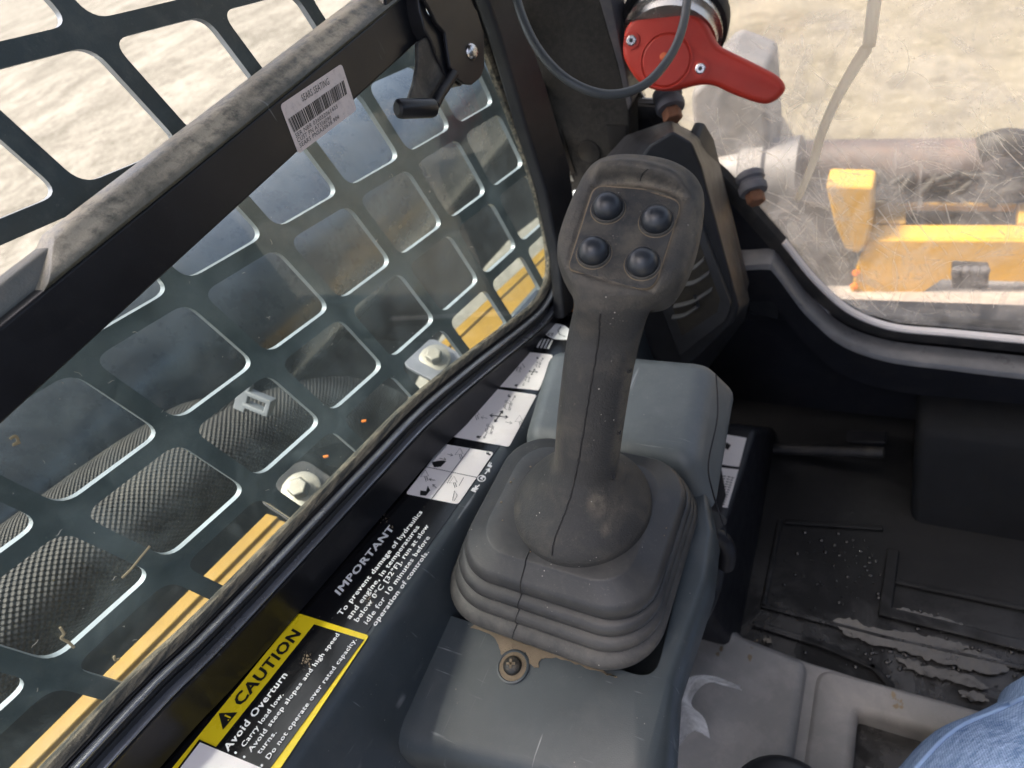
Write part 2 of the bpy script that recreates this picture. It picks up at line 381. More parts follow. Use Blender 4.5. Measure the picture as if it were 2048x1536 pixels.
_dg = None
def text_mesh(s, bold=0.0):
    cu = bpy.data.curves.new('t', 'FONT'); cu.body = s; cu.size = 1; cu.offset = bold; cu.space_character = 1.10; cu.resolution_u = 2
    ob = bpy.data.objects.new('t', cu); COL.objects.link(ob)
    dg = bpy.context.evaluated_depsgraph_get(); dg.update()
    me = ob.evaluated_get(dg).to_mesh()
    vs = [V(v.co) for v in me.vertices]; fs = [tuple(p.vertices) for p in me.polygons]
    ob.evaluated_get(dg).to_mesh_clear()
    bpy.data.objects.remove(ob); bpy.data.curves.remove(cu)
    return vs, fs
def text_on(mb, s, P0, P1, up, bold=.0):
    """letters of one line, baseline from P0 to P1, capitals as tall as the vector up"""
    vs, fs = text_mesh(s, 0)
    x0 = min(v.x for v in vs); x1 = max(v.x for v in vs)
    ch = .73
    ex = (P1 - P0) / (x1 - x0)
    nrm = ex.cross(up).normalized()
    sh = [0] if bold <= 0 else [-bold * 2.6, 0, bold * 2.6]
    for q, d in enumerate(sh):              # heavy type: three strikes, each a hair above the last
        for dy in ([0] if bold <= 0 else [0, bold * 2.2]):
            k = mb.add([P0 + ex * (v.x - x0 + d) + up * ((v.y + dy) / ch) + nrm * (1.5e-5 * (q * 2 + (dy > 0))) for v in vs])
            mb.f += [tuple(k + i for i in f) for f in fs]

# ================================================================ SETTING
g = MB(); N = 40
g.add([(-60, -60, 0), (60, -60, 0), (60, 60, 0), (-60, 60, 0)]); g.face(0, 1, 2, 3)
tag(build('ground', g, m_ground, smooth=0), 'pale dusty gravel ground outside the cab', kind='structure')

FZ = -.75
fl = MB().box((-.42, .10, C.z + FZ - .04), (.50, .70, C.z + FZ))
floor = tag(build('floor', fl, m_floor, smooth=0), 'black wet rubber mat floor of the footwell', kind='structure')
_t = m_floor.node_tree; _p = _t.nodes['Principled BSDF']; _tc = nn(_t, 'ShaderNodeTexCoord').outputs['Object']
_wet = ramp_out(_t, noise(_t, _tc, 16, 8, .72, .8), .44, .60)
_sx = nn(_t, 'ShaderNodeSeparateXYZ'); _t.links.new(_tc, _sx.inputs[0])
_wet = math_(_t, 'MULTIPLY', _wet, ramp_out(_t, _sx.outputs[1], .02, -.09))
_t.links.new(math_(_t, 'SUBTRACT', .50, math_(_t, 'MULTIPLY', _wet, .40)), _p.inputs['Roughness'])
_t.links.new(math_(_t, 'ADD', .25, math_(_t, 'MULTIPLY', _wet, .55)), _p.inputs['Specular IOR Level'])
# raised borders moulded in the mat
def mat_rib(pts, wd, h, nm='mat_ridge'):
    r = MB()
    P = [hz(x, y, FZ + .0005) for x, y in pts]
    for a, b in zip(P, P[1:]):
        t = (b - a).normalized(); o = V((0, 0, 1)).cross(t) * wd / 2
        a2, b2 = a - t * wd / 2, b + t * wd / 2
        r.prism([a2 + o, b2 + o, b2 - o, a2 - o], V((0, 0, h)))
    return build(nm, r, m_floor, floor, bevel=.0015)
mat_rib([(1560, 1045), (1527, 1212), (1765, 1275), (2080, 1345)], .006, .003)
mat_rib([(1575, 1045), (1760, 1058)], .006, .003)
mat_rib([(1512, 1250), (1640, 1290), (1745, 1335), (1780, 1372)], .007, .004)
mat_rib([(1785, 1110), (1770, 1225), (2070, 1300)], .012, .004)
mat_rib([(1795, 1165), (2080, 1225)], .006, .003)
# standing water
def puddle(pts, name='puddle'):
    P = [hz(x, y, FZ + .0022) for x, y in pts]
    P = catmull(P + [P[0]], 6)[:-1]
    P = [p + V((random.uniform(-1, 1), random.uniform(-1, 1), 0)) * .0018 for p in P]
    b = MB(); b.prism(P, V((0, 0, .0012)))
    return build(name, b, m_water, floor, smooth=0)
puddle([(1660, 1240), (1700, 1238), (1740, 1255), (1790, 1262), (1840, 1270), (1890, 1280), (1935, 1295), (1925, 1303), (1950, 1303), (2000, 1320), (2012, 1345), (1960, 1345), (1900, 1330), (1850, 1318), (1800, 1302), (1740, 1287), (1690, 1268)])
puddle([(1790, 1318), (1830, 1322), (1850, 1333), (1900, 1342), (1960, 1362), (1975, 1380), (1930, 1372), (1870, 1356), (1820, 1340)])
puddle([(1770, 1215), (1800, 1218), (1850, 1228), (1880, 1236), (1930, 1252), (1945, 1262), (1910, 1258), (1860, 1240), (1800, 1226)])
puddle([(1960, 1262), (2010, 1275), (2060, 1290), (2060, 1300), (2000, 1284)])
puddle([(1915, 1378), (1960, 1388), (1975, 1402), (1930, 1398)])
for (x, y, r_) in ((1860, 1245, 9), (1952, 1266, 7), (1535, 1281, 9), (1840, 1172, 4)):
    puddle([(x + r_ * math.cos(k), y + .5 * r_ * math.sin(k)) for k in (0, 1, 2, 3, 4, 5)])

dm_ = MB(); r_ = random.Random(9)
for k in range(260):
    if k < 150: x, y = r_.gauss(1830, 95), r_.gauss(1310, 34)
    else: x, y = r_.gauss(1690, 60), r_.gauss(1150, 50)
    p = hz(x, y, FZ + .0006); q = abs(r_.gauss(.0008, .0008)) + .0005
    dm_.loft([[p + V((math.cos(a) * q * f_, math.sin(a) * q * f_ * r_.uniform(.6, 1.1), h_)) for a in [i * math.pi / 5 for i in range(10)]] for f_, h_ in ((1, 0), (.8, .0005), (.4, .0008))])
tag(build('water_drops', dm_, m_water, floor, smooth=180), kind='stuff')

# ---------------------------------------------------------------- cab shell
fw = MB().box((-.42, .635, C.z - .80), (.60, .665, C.z - .575))
tag(build('front_wall', fw, m_dark, bevel=.004), 'black lower front wall of the cab under the scratched window', 'wall')
lw = MB().box((-.335, -.5, C.z - .80), (-.31, .63, C.z - .46))
tag(build('side_wall', lw, m_dark, bevel=.004), 'dark lower side wall of the cab below the dusty side window', 'wall')
rf = thing('cab_roof', 'unseen black cab roof with a skylight opening added for light', 'roof', (0, 0, C.z + .30))
RX0, RX1, RY0, RY1 = -.27, .35, -.90, .04          # unseen opening, added and sized to control light in the cab
build('roof_panel', MB().box((-.58, -1.2, C.z + .30), (1.0, RY0, C.z + .34)), m_black, rf)  # out of view; left overhang extended to shade the ledge and pod
build('roof_panel', MB().box((-.58, RY1, C.z + .30), (1.0, .68, C.z + .34)), m_black, rf)
build('roof_panel', MB().box((-.58, RY0, C.z + .30), (RX0, RY1, C.z + .34)), m_black, rf)
build('roof_panel', MB().box((RX1, RY0, C.z + .30), (1.0, RY1, C.z + .34)), m_black, rf)
rw = MB().box((.62, -1.0, C.z - .80), (.66, .66, C.z - .02))
tag(build('side_wall', rw, m_black), 'black lower wall on the far right side of the cab', 'wall')

# ================================================================ SIDE WINDOW
# sill and frame: one profile swept along the sill, round the corner and up the front post
path_px = [(-330, 1976), (235, 1383), (409, 1218), (700, 922), (826, 796), (940, 704), (1031, 636), (1072, 600), (1094, 558), (1096, 510), (1084, 440), (1050, 318), (993, 165), (930, 0), (850, -210)]
PP = catmull([win(x, y, 0) for x, y in path_px], 5)
def sweep(prof, name, m, parent, smooth=40):
    """prof: (outward distance in the window plane, height towards the cab)"""
    mb = MB(); rings = []
    for i, p in enumerate(PP):
        t = (PP[min(i + 1, len(PP) - 1)] - PP[max(i - 1, 0)]).normalized()
        o = t.cross(NW).normalized()
        if o.dot(BX) < 0 and i < 10: o = -o
        if i >= 10 and o.dot(prev) < 0: o = -o
        prev = o
        rings.append([p + o * (a + .0021) + NW * h for a, h in prof])
    mb.loft(rings, True, True, closed=True)
    return build(name, mb, m, parent, smooth=smooth)
sw = thing('side_window', 'sliding side window with dusty lower pane, black sash bar and squeeze latch', 'window', win(600, 1080))
def arc(c, r, a0, a1, k=6): return [(c[0] + r * math.cos(rad(a0 + (a1 - a0) * i / k)), c[1] + r * math.sin(rad(a0 + (a1 - a0) * i / k))) for i in range(k + 1)]
sweep([(-.0015, .0002), (.000, .0018), (.0028, .0022), (.0034, .0005), (.0034, -.004), (-.0015, -.004)], 'gasket', m_gasket, sw)
sweep([(.0034, -.004), (.0034, .001), (.0042, .0026), (.0052, .001), (.0052, -.004)], 'rubber_lip', m_soot, sw)
sweep([(.0052, -.004), (.0052, .0030), (.0079, .0030), (.0098, .0020), (.0125, .0032), (.0150, .0018), (.0168, .003), (.0196, .003), (.0196, -.006)], 'channel', m_frame, sw)
m_lip = mat('sky_glint_lip', (.24, .25, .27), .22, metal=.5, bump=.1, scratch=.2, dust=(.2, .17, .13), dust_amt=.2)  # pale blue-grey stands in for sky light glinting along the lips
sweep([(.0053, .002), (.0053, .0062)] + arc((.0065, .0062), .0012, 180, 0, 5) + [(.0077, .002)], 'trim_lip', m_lip, sw)
sweep([(.0171, .002), (.0171, .0068)] + arc((.0181, .0068), .0010, 180, 0, 5) + [(.0191, .002)], 'trim_lip', m_lip, sw)
sweep([(.0196, -.006), (.0196, .0070), (.0200, .0078), (.0210, .0080), (.0220, .0076), (.0440, .0072), (.0460, .005), (.0460, -.006)], 'frame', m_black, sw)

# lower pane
gp = [win(x, y, -.002) for x, y in [(-400, 960), (-60, 622), (150, 470), (430, 262), (640, 112), (800, -10), (935, -100), (1008, 150), (1066, 318), (1110, 520), (1064, 652), (838, 828), (424, 1252), (-330, 2030)]]
pane = build('pane', MB().prism(gp, NW * -.004), m_glass, sw, smooth=0)
# little debris stuck on the glass
db = MB()
for k in range(170):
    x = random.uniform(20, 1050); y = random.uniform(120, 1480)
    if y < 870 - .86 * x or y > 1590 - .98 * x: continue
    p = win(x, y, -.0016); s_ = random.uniform(.00012, .00042)
    a = random.uniform(0, 6.28); L = random.choice([1, 1, 1.5, 3, 5]) * s_
    d1 = (AX * math.cos(a) + BX * math.sin(a)); d2 = NW.cross(d1)
    pts = [p + d1 * L * t + d2 * s_ * .8 * math.sin(t * 3 + a) for t in (-1, -.5, 0, .5, 1)]
    db.tube(pts, [s_ * .2, s_ * .35, s_ * .4, s_ * .3, s_ * .15], 5)
tag(build('glass_debris', db, mat('pale_grit', (.5, .46, .38), .9, bump=0), sw), kind='stuff')
for pts in ([(300, 1092), (285, 1110), (262, 1138), (244, 1156)], [(120, 1255), (128, 1268), (122, 1276), (136, 1284), (148, 1295)], [(20, 878), (30, 872), (36, 882), (26, 890), (40, 884)], [(228, 1312), (230, 1320), (238, 1318)]):
    build('dry_straw', MB().tube(catmull([win(x, y, -.001) for x, y in pts], 4), .0006, 6), mat('straw', (.42, .34, .2), .9, bump=0), sw)

# dusty rubber rail along the top of the pane
def rail(x0, x1, hmul, nm, m, lo_y=lambda x: 653 - .816 * x, up_y=lambda x: 553 - .766 * x):
    rings = []
    for i in range(25):
        x = x0 + (x1 - x0) * i / 24
        a = win(x, lo_y(x) + 4, .004); b = win(x + 60, up_y(x + 60) - 2, .004)
        wd = (b - a)
        r_ = []
        for q in range(13):
            t = q / 12
            hgt = (.011 * math.sin(math.pi * min(1, t * 1.0)) ** .6 + .003 * math.sin(math.pi * 2 * t)) * hmul
            r_.append(a + wd * t + NW * hgt)
        r_ += [b - NW * .012, a - NW * .012]
        rings.append(r_)
    dv_ = []
    for i in range(len(rings)):
        for q in range(15):
            t = min(q, 12) / 12; dv_.append(hmul * max(0, min(1, (t - .30) * 3.2)) * (.75 + .25 * math.sin(i * .9)) + (.45 if t < .12 else 0) * hmul)
    return build(nm, MB().loft(rings), m, sw, smooth=50, dust=dv_)
rail(48, 900, 1.0, 'rail_rubber', m_rail)
rail(-260, 46, .25, 'rail_channel', mat('rail_channel_paint', (.12, .125, .11), .5, dust=(.3, .26, .2), dust_amt=.7, dust_scale=60, bump=.4), up_y=lambda x: 572 - .766 * x)

# sash bar
bp = [win(x, y, .016) for x, y in [(-260, 865), (-260, 1090), (836, 84), (846, 72), (836, -60), (770, -60), (770, 24.7)]]
bar = build('sash_bar', MB().prism(bp, NW * -.012), m_barpaint, sw, bevel=.0015)
# sticker on the bar
def Z7(x, y): return (500 + x / 4.096, 100 + y / 4.096)
def st(x, y, o=.0162): return win(*Z7(x, y), o)
NS = NW
sp = rounded([st(245, 450), st(748, 112), st(872, 492), st(396, 852)], .0022)
stk = build('serial_label', MB().prism(sp, NW * .0003), m_paper, bar, smooth=0)
stk['label'] = 'pink speckled paper serial label with barcode'
tk = MB(); O = .01665
def tline(mb, f, s, p0, p1, upv, off, bold=0):
    a = f(*p0, off); b = f(*p1, off); c_ = f(p0[0] + upv[0], p0[1] + upv[1], off)
    text_on(mb, s, a, b, c_ - a, bold)
tline(tk, st, 'SEARS SEATING', (432, 424), (652, 280), (-17, -58), O)
tline(tk, st, 'SER NBR 036032061433', (378, 720), (720, 476), (-11, -36), O)
tline(tk, st, 'CUST PN AT356090', (394, 760), (668, 566), (-11, -36), O)
tline(tk, st, 'SEARS PNSA30638.904', (413, 802), (732, 562), (-11, -36), O)
rs = random.Random(3); u = 0
TL, TR, BR, BL = (312, 566), (768, 246), (797, 358), (362, 678)
while u < .985:
    wd = rs.choice([.006, .006, .012, .018]); 
    q = []
    for (t, top) in ((u, 1), (u + wd, 1), (u + wd, 0), (u, 0)):
        A_, B_ = (TL, TR) if top else (BL, BR)
        q.append(st(A_[0] + (B_[0] - A_[0]) * t, A_[1] + (B_[1] - A_[1]) * t, O))
    k = tk.add(q); tk.face(k, k + 1, k + 2, k + 3)
    u += wd + rs.choice([.006, .006, .01, .016])
build('lettering', tk, m_ink_k, bar, smooth=0)

# latch at the end of the bar
def Z2(x, y): return (600 + x / 2.926, y / 2.926)
la = [Z2(*p) for p in [(690, -60), (990, -60), (1010, 20), (1040, 70), (1078, 200), (1082, 390), (1058, 455), (1010, 495), (960, 490), (915, 455), (880, 390), (865, 300), (850, 190), (800, 135), (750, 30)]]
lp = build('latch_bracket', MB().prism([win(x, y, .030) for x, y in la], NW * -.003), m_barpaint, sw, bevel=.0008)
fold = [Z2(*p) for p in [(740, -60), (742, 60), (795, 140), (845, 190), (862, 300), (884, 395), (918, 458), (960, 492), (940, 505), (880, 470), (845, 420), (800, 330), (770, 240), (730, 170), (700, 60), (690, -60)]]
build('latch_flange', MB().prism([win(x, y, .026) for x, y in fold], NW * -.012), m_black, sw, bevel=.001)
lev = [Z2(*p) for p in [(690, 250), (735, 215), (780, 250), (830, 330), (880, 360), (900, 440), (868, 490), (835, 540), (800, 590), (720, 590), (640, 575), (672, 480), (690, 370)]]
lv = build('latch_lever', MB().prism([win(x, y, .024) for x, y in lev], NW * -.003), mat('lever_paint', (.03, .028, .026), .5, dust=(.28, .25, .2), dust_amt=.6, dust_scale=45, dust_lo=.4, dust_hi=.7, bump=.3), sw, bevel=.0008)
nk = MB().tube(catmull([win(*Z2(x, y), .03) for x, y in [(900, 430), (855, 500), (815, 560), (790, 610)]], 5), [.0034] * 15 + [.0036], 12)
build('latch_neck', nk, m_barpaint, sw)
h0, h1 = win(*Z2(590, 636), .036), win(*Z2(775, 632), .042)
hx = (h1 - h0).normalized()
build('latch_handle', MB().lathe(h0 - hx * .003, hx, [(.0035, 0), (.0052, .0012), (.0056, .003), (.0056, (h1 - h0).length + .002), (.0050, (h1 - h0).length + .004), (.0040, (h1 - h0).length + .0045)], 24), m_black, sw, smooth=30)
rv = win(*Z2(1000, 303), .030)
rax = (NW * .9 + AX * -.25).normalized()
build('rivet', MB().lathe(rv, rax, [(.0052, -.001), (.0052, .0012), (.0042, .0024), (.0022, .0031)], 24), m_chrome, sw, smooth=60)
lt = MB()
for pts in ([(1035, 300), (1040, 280), (1050, 262)], [(1010, 415), (1020, 395), (1030, 400)], [(938, 365), (955, 378), (965, 352)]):
    lt.ribbon([win(*Z2(x, y), .0302) for x, y in pts], .0012, NW)
build('stamp_mark', lt, m_ink_k, sw, smooth=0)
sl_ = [Z2(*p) for p in [(795, 262), (828, 262), (830, 320), (797, 322)]]
build('latch_slot', MB().prism([win(x, y, .0262) for x, y in sl_], NW * -.001), m_ink_k, sw, smooth=0)

# ---------------------------------------------------------------- grille outside
LO = V((-.35, .0149, -.0525)); LA = V((.0037, .0667, -.0134)); LB = V((.0044, .0087, -.0659))
gm = MB(); ge_ = MB(); TH = NW * -.0045
for i in range(-5, 10):
    for j in range(-3, 8):
        P = C + LO + LA * i + LB * j
        e = .115
        oc = [P + LA * a + LB * b for a, b in ((e, e), (e - 1, e), (e - 1, e - 1), (e, e - 1))]
        ic = [P + LA * a + LB * b for a, b in ((.03, .03), (-.815, .03), (-.815, -.815), (.03, -.815))]
        ip = rounded(ic, .0095, 6)              # 7 points a corner
        for sgn in (0, 1):
            k = gm.add([p + TH * sgn for p in oc]); q = gm.add([p + TH * sgn for p in ip])
            for c_ in range(4):
                for a in range(6): gm.f.append((k + c_, q + c_ * 7 + a, q + c_ * 7 + a + 1))
                d_ = (c_ + 1) % 4
                gm.f.append((k + c_, q + c_ * 7 + 6, q + d_ * 7, k + d_))
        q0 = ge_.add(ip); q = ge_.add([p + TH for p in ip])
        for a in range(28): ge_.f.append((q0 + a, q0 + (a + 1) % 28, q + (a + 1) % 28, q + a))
gl_ = build('window_grille', gm, m_darkmetal, smooth=0)
build('cut_edges', ge_, mat('skylit_cut_edge', (.25, .28, .29), .32, metal=.3, bump=.1, dust=(.2, .2, .18), dust_amt=.3), gl_)  # hole walls coloured lighter than the bars to stand in for sky light
tag(gl_, 'dark steel side window grille with rounded diamond holes outside the glass', 'grille')

# ================================================================ OUTSIDE, LEFT
def body(name, label, cat, mb, m, **kw): return tag(build(name, mb, m, **kw), label, cat)
bt = []
bc0, bc1 = V((-.70, -.75, C.z - .31)), V((-.70, .56, C.z - .40))
boom = thing('machine_boom', 'dark rounded lift arm running along outside the grille', 'boom', (bc0 + bc1) / 2)
build('arm_body', MB().tube(catmull([V((-.70, y_, C.z + z_)) for y_, z_ in ((-.75, -.30), (-.2, -.325), (.25, -.35), (.55, -.375), (1.1, -.40), (1.7, -.42))], 6), [.13] * 28 + [.12, .105, .08], 40), m_boom, boom, smooth=40)
ap = [V((-.62, -.75, C.z - .80)), fx(872, 693, -.62), fx(940, 585, -.62), fx(971, 535, -.62), fx(1021, 479, -.62), fx(1075, 437, -.62), fx(1170, 372, -.62), V((-.62, 1.7, C.z - .42)), V((-.62, -.75, C.z - .33))]
build('arm_plate', MB().prism(ap, V((-.04, 0, 0))), m_soot, boom, bevel=.004)
# body of the machine under the arm
ub = MB().box((-.95, -.8, C.z - 1.22), (-.46, .30, C.z - .56))
body('undercarriage', 'black greasy track body under the lift arm', 'undercarriage', ub, m_soot, bevel=.02)
# woven hose
def hose(px, xx, r, label, k=6):
    P = catmull([fx(x, y, xx + dx) for x, y, dx in px], k)
    return tag(build('hydraulic_hose', MB().tube(P, r, 48, uvk=(1.0, 2.0 / (2 * math.pi * r / 48 * 2))), m_weave, smooth=180), label, 'hose', 'woven hydraulic hoses outside the window')
hose([(-260, 1560, 0), (-60, 1330, 0), (90, 1185, 0), (260, 1050, 0), (420, 930, 0), (560, 850, -.01), (690, 818, -.02), (790, 850, -.03), (850, 950, -.04)], -.53, .039, 'thick woven hose arching under the lift arm, nearest the glass')
hose([(-200, 1300, 0), (80, 1080, 0), (300, 915, 0), (430, 850, 0), (560, 900, -.01), (640, 1000, -.02)], -.56, .027, 'second woven hose tucked behind the thick one')
# clip on the hose
cc = fx(505, 800, -.48)
cl = thing('hose_clip', 'pale grey plastic clip clamped on the woven hose', 'clip', cc)
u1, u2 = cv(.9, .35, -.1), cv(-.35, .9, .3)
def pl_box(c, e1, e2, e3, a, b, d):
    e1, e2, e3 = e1 * a, e2 * b, e3 * d
    mb = MB(); mb.loft([[c - e1 - e2 - e3, c + e1 - e2 - e3, c + e1 + e2 - e3, c - e1 + e2 - e3], [c - e1 - e2 + e3, c + e1 - e2 + e3, c + e1 + e2 + e3, c - e1 + e2 + e3]]); return mb
u3 = u1.cross(u2)
build('clip_band', pl_box(cc - u1 * .009, u1, u2, u3, .006, .014, .003), m_silver, cl, bevel=.0015)
for s_ in (-1, 1): build('clip_jaw', pl_box(cc + u1 * .006 + u2 * .006 * s_, u1, u2, u3, .012, .0022, .005), m_silver, cl, bevel=.001)
build('clip_tip', pl_box(cc + u1 * .017, u1, u2, u3, .0025, .008, .005), m_silver, cl, bevel=.001)
# yellow beams
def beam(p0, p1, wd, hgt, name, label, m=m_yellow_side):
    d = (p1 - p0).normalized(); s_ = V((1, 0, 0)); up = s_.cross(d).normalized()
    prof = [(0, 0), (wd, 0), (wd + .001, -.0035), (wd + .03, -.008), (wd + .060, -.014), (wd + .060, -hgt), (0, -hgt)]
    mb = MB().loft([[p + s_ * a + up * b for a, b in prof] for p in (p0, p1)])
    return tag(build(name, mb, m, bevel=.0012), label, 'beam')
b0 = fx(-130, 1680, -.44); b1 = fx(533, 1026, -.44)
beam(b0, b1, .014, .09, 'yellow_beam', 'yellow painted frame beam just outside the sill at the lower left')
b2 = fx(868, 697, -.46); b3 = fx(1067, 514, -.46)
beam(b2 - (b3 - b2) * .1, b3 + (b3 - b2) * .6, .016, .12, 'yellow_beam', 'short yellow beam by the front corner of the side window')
# tabs and bolts
def bolt(p, n, name, label, r=.0075, group=None, m=m_zinc):
    t = thing(name, label, 'bolt', p, group)
    build('washer', MB().lathe(p, n, [(r * 1.9, 0), (r * 1.9, .0018), (r * 1.7, .0026), (r * .6, .0026)], 28), m, t)
    build('bolt_head', MB().lathe(p + n * .0026, n, [(r, 0), (r, r * .95), (r * .85, r * 1.1)], 6), m, t, bevel=.0006)
    return t
nb_ = V((.35, -.15, .92)).normalized()
for k, (x, y, lab) in enumerate(((870, 718, 'pale hex bolt with washer outside the glass, nearer the front corner'), (603, 982, 'pale hex bolt with washer outside the glass, below the woven hose'))):
    p = fx(x, y, -.395)
    t = bolt(p, nb_, 'hex_bolt', lab, .0085, 'hex bolts outside the side window')
    e1 = AX; e2 = nb_.cross(AX).normalized()
    tb = MB().prism(rounded([p - e1 * .026 - e2 * .045 - nb_ * .001, p + e1 * .022 - e2 * .045 - nb_ * .001, p + e1 * .026 + e2 * .024 - nb_ * .001, p - e1 * .026 + e2 * .024 - nb_ * .001], .012), nb_ * -.006)
    body('mounting_tab', ('grey steel mounting tab under the front hex bolt', 'dark steel mounting tab under the rear hex bolt')[k], 'bracket', tb, (m_steel, m_soot)[k], bevel=.001)
for (x, y, lab) in ((728, 842, 'small amber marker light, farther forward'), (652, 913, 'small amber marker light, farther back')):
    p = fx(x, y, -.43)
    body('amber_marker', lab, 'marker', pl_box(p, cv(1, -.2, 0), cv(.2, 1, .1), cv(0, 0, -1), .0024, .0012, .0008), m_ink_o, bevel=.0006)

# ================================================================ LEDGE WITH LABELS
lg = thing('console_ledge', 'slate plastic ledge along the sill carrying the black safety labels', 'ledge', led(700, 1150))
e_r0 = led(560, 1536); e_r1 = led(950, 1000)
eu = (e_r1 - e_r0).normalized()
X1 = V((1, 0, 0))
U0, U1 = -.20, .62
xl, xr = -.300, .0
def ledge_pt(u, xo, zo):       # u along, xo from the right edge, zo below the surface
    p = e_r0 + AX * u; return V((e_r0.x + (e_r1.x - e_r0.x) * u / .18 * 0 + xo, p.y, p.z)) + NL * zo
prof = [(-.09, 0), (-.003, 0), (.000, -.0006), (.0025, -.0025), (.0045, -.0055), (.0065, -.012), (.014, -.06), (.016, -.11), (-.09, -.11)]
build('ledge_body', MB().loft([[ledge_pt(U, a, b) for a, b in prof] for U in (U0, U1)]), m_pod, lg, smooth=40)
# black vinyl sheet on the ledge
NLZ = NL
def Z3(x, y): return (350 + x / 2.865, 1000 + y / 2.865)
def Z4(x, y): return (700 + x / 3.414, 600 + y / 3.414)
def l3(x, y, o=0): return led(*Z3(x, y), o)
def l4(x, y, o=0): return led(*Z4(x, y), o)
T1, T2, T3, T4 = .0005, .0009, .0013, .0017
sheet = rounded([ledge_pt(-.18, -.085, T1), ledge_pt(-.18, -.0045, T1), ledge_pt(.47, -.0045, T1), ledge_pt(.47, -.085, T1)], .003)
vin = build('black_label', MB().prism(sheet, NL * -.0003), m_label_k, lg, smooth=0)
def patch(pts, f, off, name, m, r=.0, parent=None, label=None):
    P = [f(x, y, off) for x, y in pts]
    if r: P = rounded(P, r)
    ob = build(name, MB().prism(P, NL * -.0003), m, parent or lg, smooth=0)
    if label: ob['label'] = label
    return ob
# caution panel
cau = patch([(-250, 1830), (0, 1515), (706, 648), (1112, 776), (590, 1556), (150, 2200)], l3, T2, 'caution_label', m_label_y, .002, None, 'yellow and black caution label')
patch([(232, 1418), (797, 712), (1082, 800), (548, 1532), (330, 1840), (20, 1700)], l3, T3, 'label_field', m_label_k, .0, cau)
patch([(138, 1372), (20, 1530), (-150, 1760), (330, 1760), (520, 1545)], l3, T3 + .0003, 'label_field', m_label_k, .0, cau)
patch([(143, 1388), (40, 1522), (-120, 1750), (300, 1750), (498, 1536)], l3, T4 + .0003, 'label_field', m_label_w, .0, cau)
tb = MB()
tline(tb, l3, 'CAUTION', (378, 1182), (722, 768), (-50, -38), T3, .012)
k = tb.add([l3(x, y, T3) for x, y in ((358, 1216), (274, 1316), (250, 1222))]); tb.face(k, k + 1, k + 2)
build('lettering', tb, m_ink_k, cau, smooth=0)
ty = MB()
k = ty.add([l3(x, y, T4) for x, y in ((322, 1244), (316, 1251), (282, 1238), (288, 1228))]); ty.face(k, k + 1, k + 2, k + 3)
k = ty.add([l3(x, y, T4) for x, y in ((322 + 5, 1262), (318, 1258), (312, 1266))]); 
c0 = l3(309, 1258, T4); rr = .0007
k = ty.add([l3(300, 1262, T4), l3(305, 1256, T4), l3(311, 1259, T4), l3(306, 1266, T4)]); ty.face(k, k + 1, k + 2, k + 3)
build('hazard_mark', ty, m_label_y, cau, smooth=0)
tw = MB(); hv = (-24, -15)
tline(tw, l3, 'Avoid Overturn', (306, 1442), (646, 1004), (-33, -24), T4, .010)
tline(tw, l3, 'Carry load low.', (398, 1417), (624, 1116), hv, T4, .010)
tline(tw, l3, 'Avoid steep slopes and high speed', (438, 1446), (944, 772), hv, T4, .010)
tline(tw, l3, 'turns.', (488, 1458), (584, 1334), hv, T4, .010)
tline(tw, l3, 'Do not operate over rated capacity.', (540, 1487), (1042, 802), hv, T4, .010)
for (x, y) in ((347, 1448), (397, 1472), (498, 1520)):
    k = tw.add([l3(x + 8 * math.cos(a), y + 8 * math.sin(a), T4) for a in [i * math.pi / 4 for i in range(8)]]); tw.f.append(tuple(range(k, k + 8)))
build('lettering', tw, m_ink_w, cau, smooth=0)
ti = MB()
tline(ti, l3, 'IMPORTANT', (946, 546), (1258, 164), (-32, -26), T2, .012)
for s_, a, b in (('To prevent damage of hydraulics', (953, 664), (1420, 70)), ('and engine, in temperatures', (1004, 684), (1402, 156)), ('below 0\u00b0C [32\u00b0F], run at slow', (1048, 700), (1456, 150)),
                 ('idle for 10 minutes before', (1102, 714), (1462, 216)), ('operation of controls.', (1150, 724), (1456, 300))):
    tline(ti, l3, s_, a, b, (-25, -16), T2, .010)
build('lettering', ti, m_ink_w, lg, smooth=0)
# control diagrams
d3 = patch([(380, 1322), (640, 982), (982, 1040), (738, 1394)], l4, T2, 'control_diagram', m_label_w, .0025, None, 'white label of four control pictures')
d2 = patch([(690, 930), (948, 600), (1275, 648), (1085, 1002)], l4, T2, 'control_diagram', m_label_w, .0025, None, 'white label with crossed arrows and loaders')
d1 = patch([(985, 586), (1185, 352), (1385, 374), (1290, 616)], l4, T2, 'control_diagram', m_label_w, .0025, None, 'white label farthest forward, partly under the cover')
def strokes(f, polys, wd, name, parent, off=T3, m=None):
    mb = MB()
    for pl in polys:
        cl_ = len(pl) > 2 and pl[0] == pl[-1]
        mb.ribbon([f(x, y, off) for x, y in (pl[:-1] if cl_ else pl)], wd, NL, cl_)
    return build(name, mb, m or m_ink_k, parent, smooth=0)
def arrow(a, b, h=16):
    dx, dy = b[0] - a[0], b[1] - a[1]; L = math.hypot(dx, dy); dx /= L; dy /= L
    return [[a, b], [(b[0] - h * dx + h * .6 * dy, b[1] - h * dy - h * .6 * dx), b, (b[0] - h * dx - h * .6 * dy, b[1] - h * dy + h * .6 * dx)]]
def veh(c, s_=1.0):
    x, y = c; o = []
    R_ = lambda a, b: (x + (a * .9 + b * -.45) * s_ * .55, y + (a * .25 + b * .95) * s_ * .9)
    o.append([R_(-26, -34), R_(26, -34), R_(26, 34), R_(-26, 34), R_(-26, -34)])
    for a_ in (-44, 44): o += [[R_(a_, -30), R_(a_, -6)], [R_(a_, 8), R_(a_, 32)]]
    o.append([R_(-26, -16), R_(26, -16)])
    return o
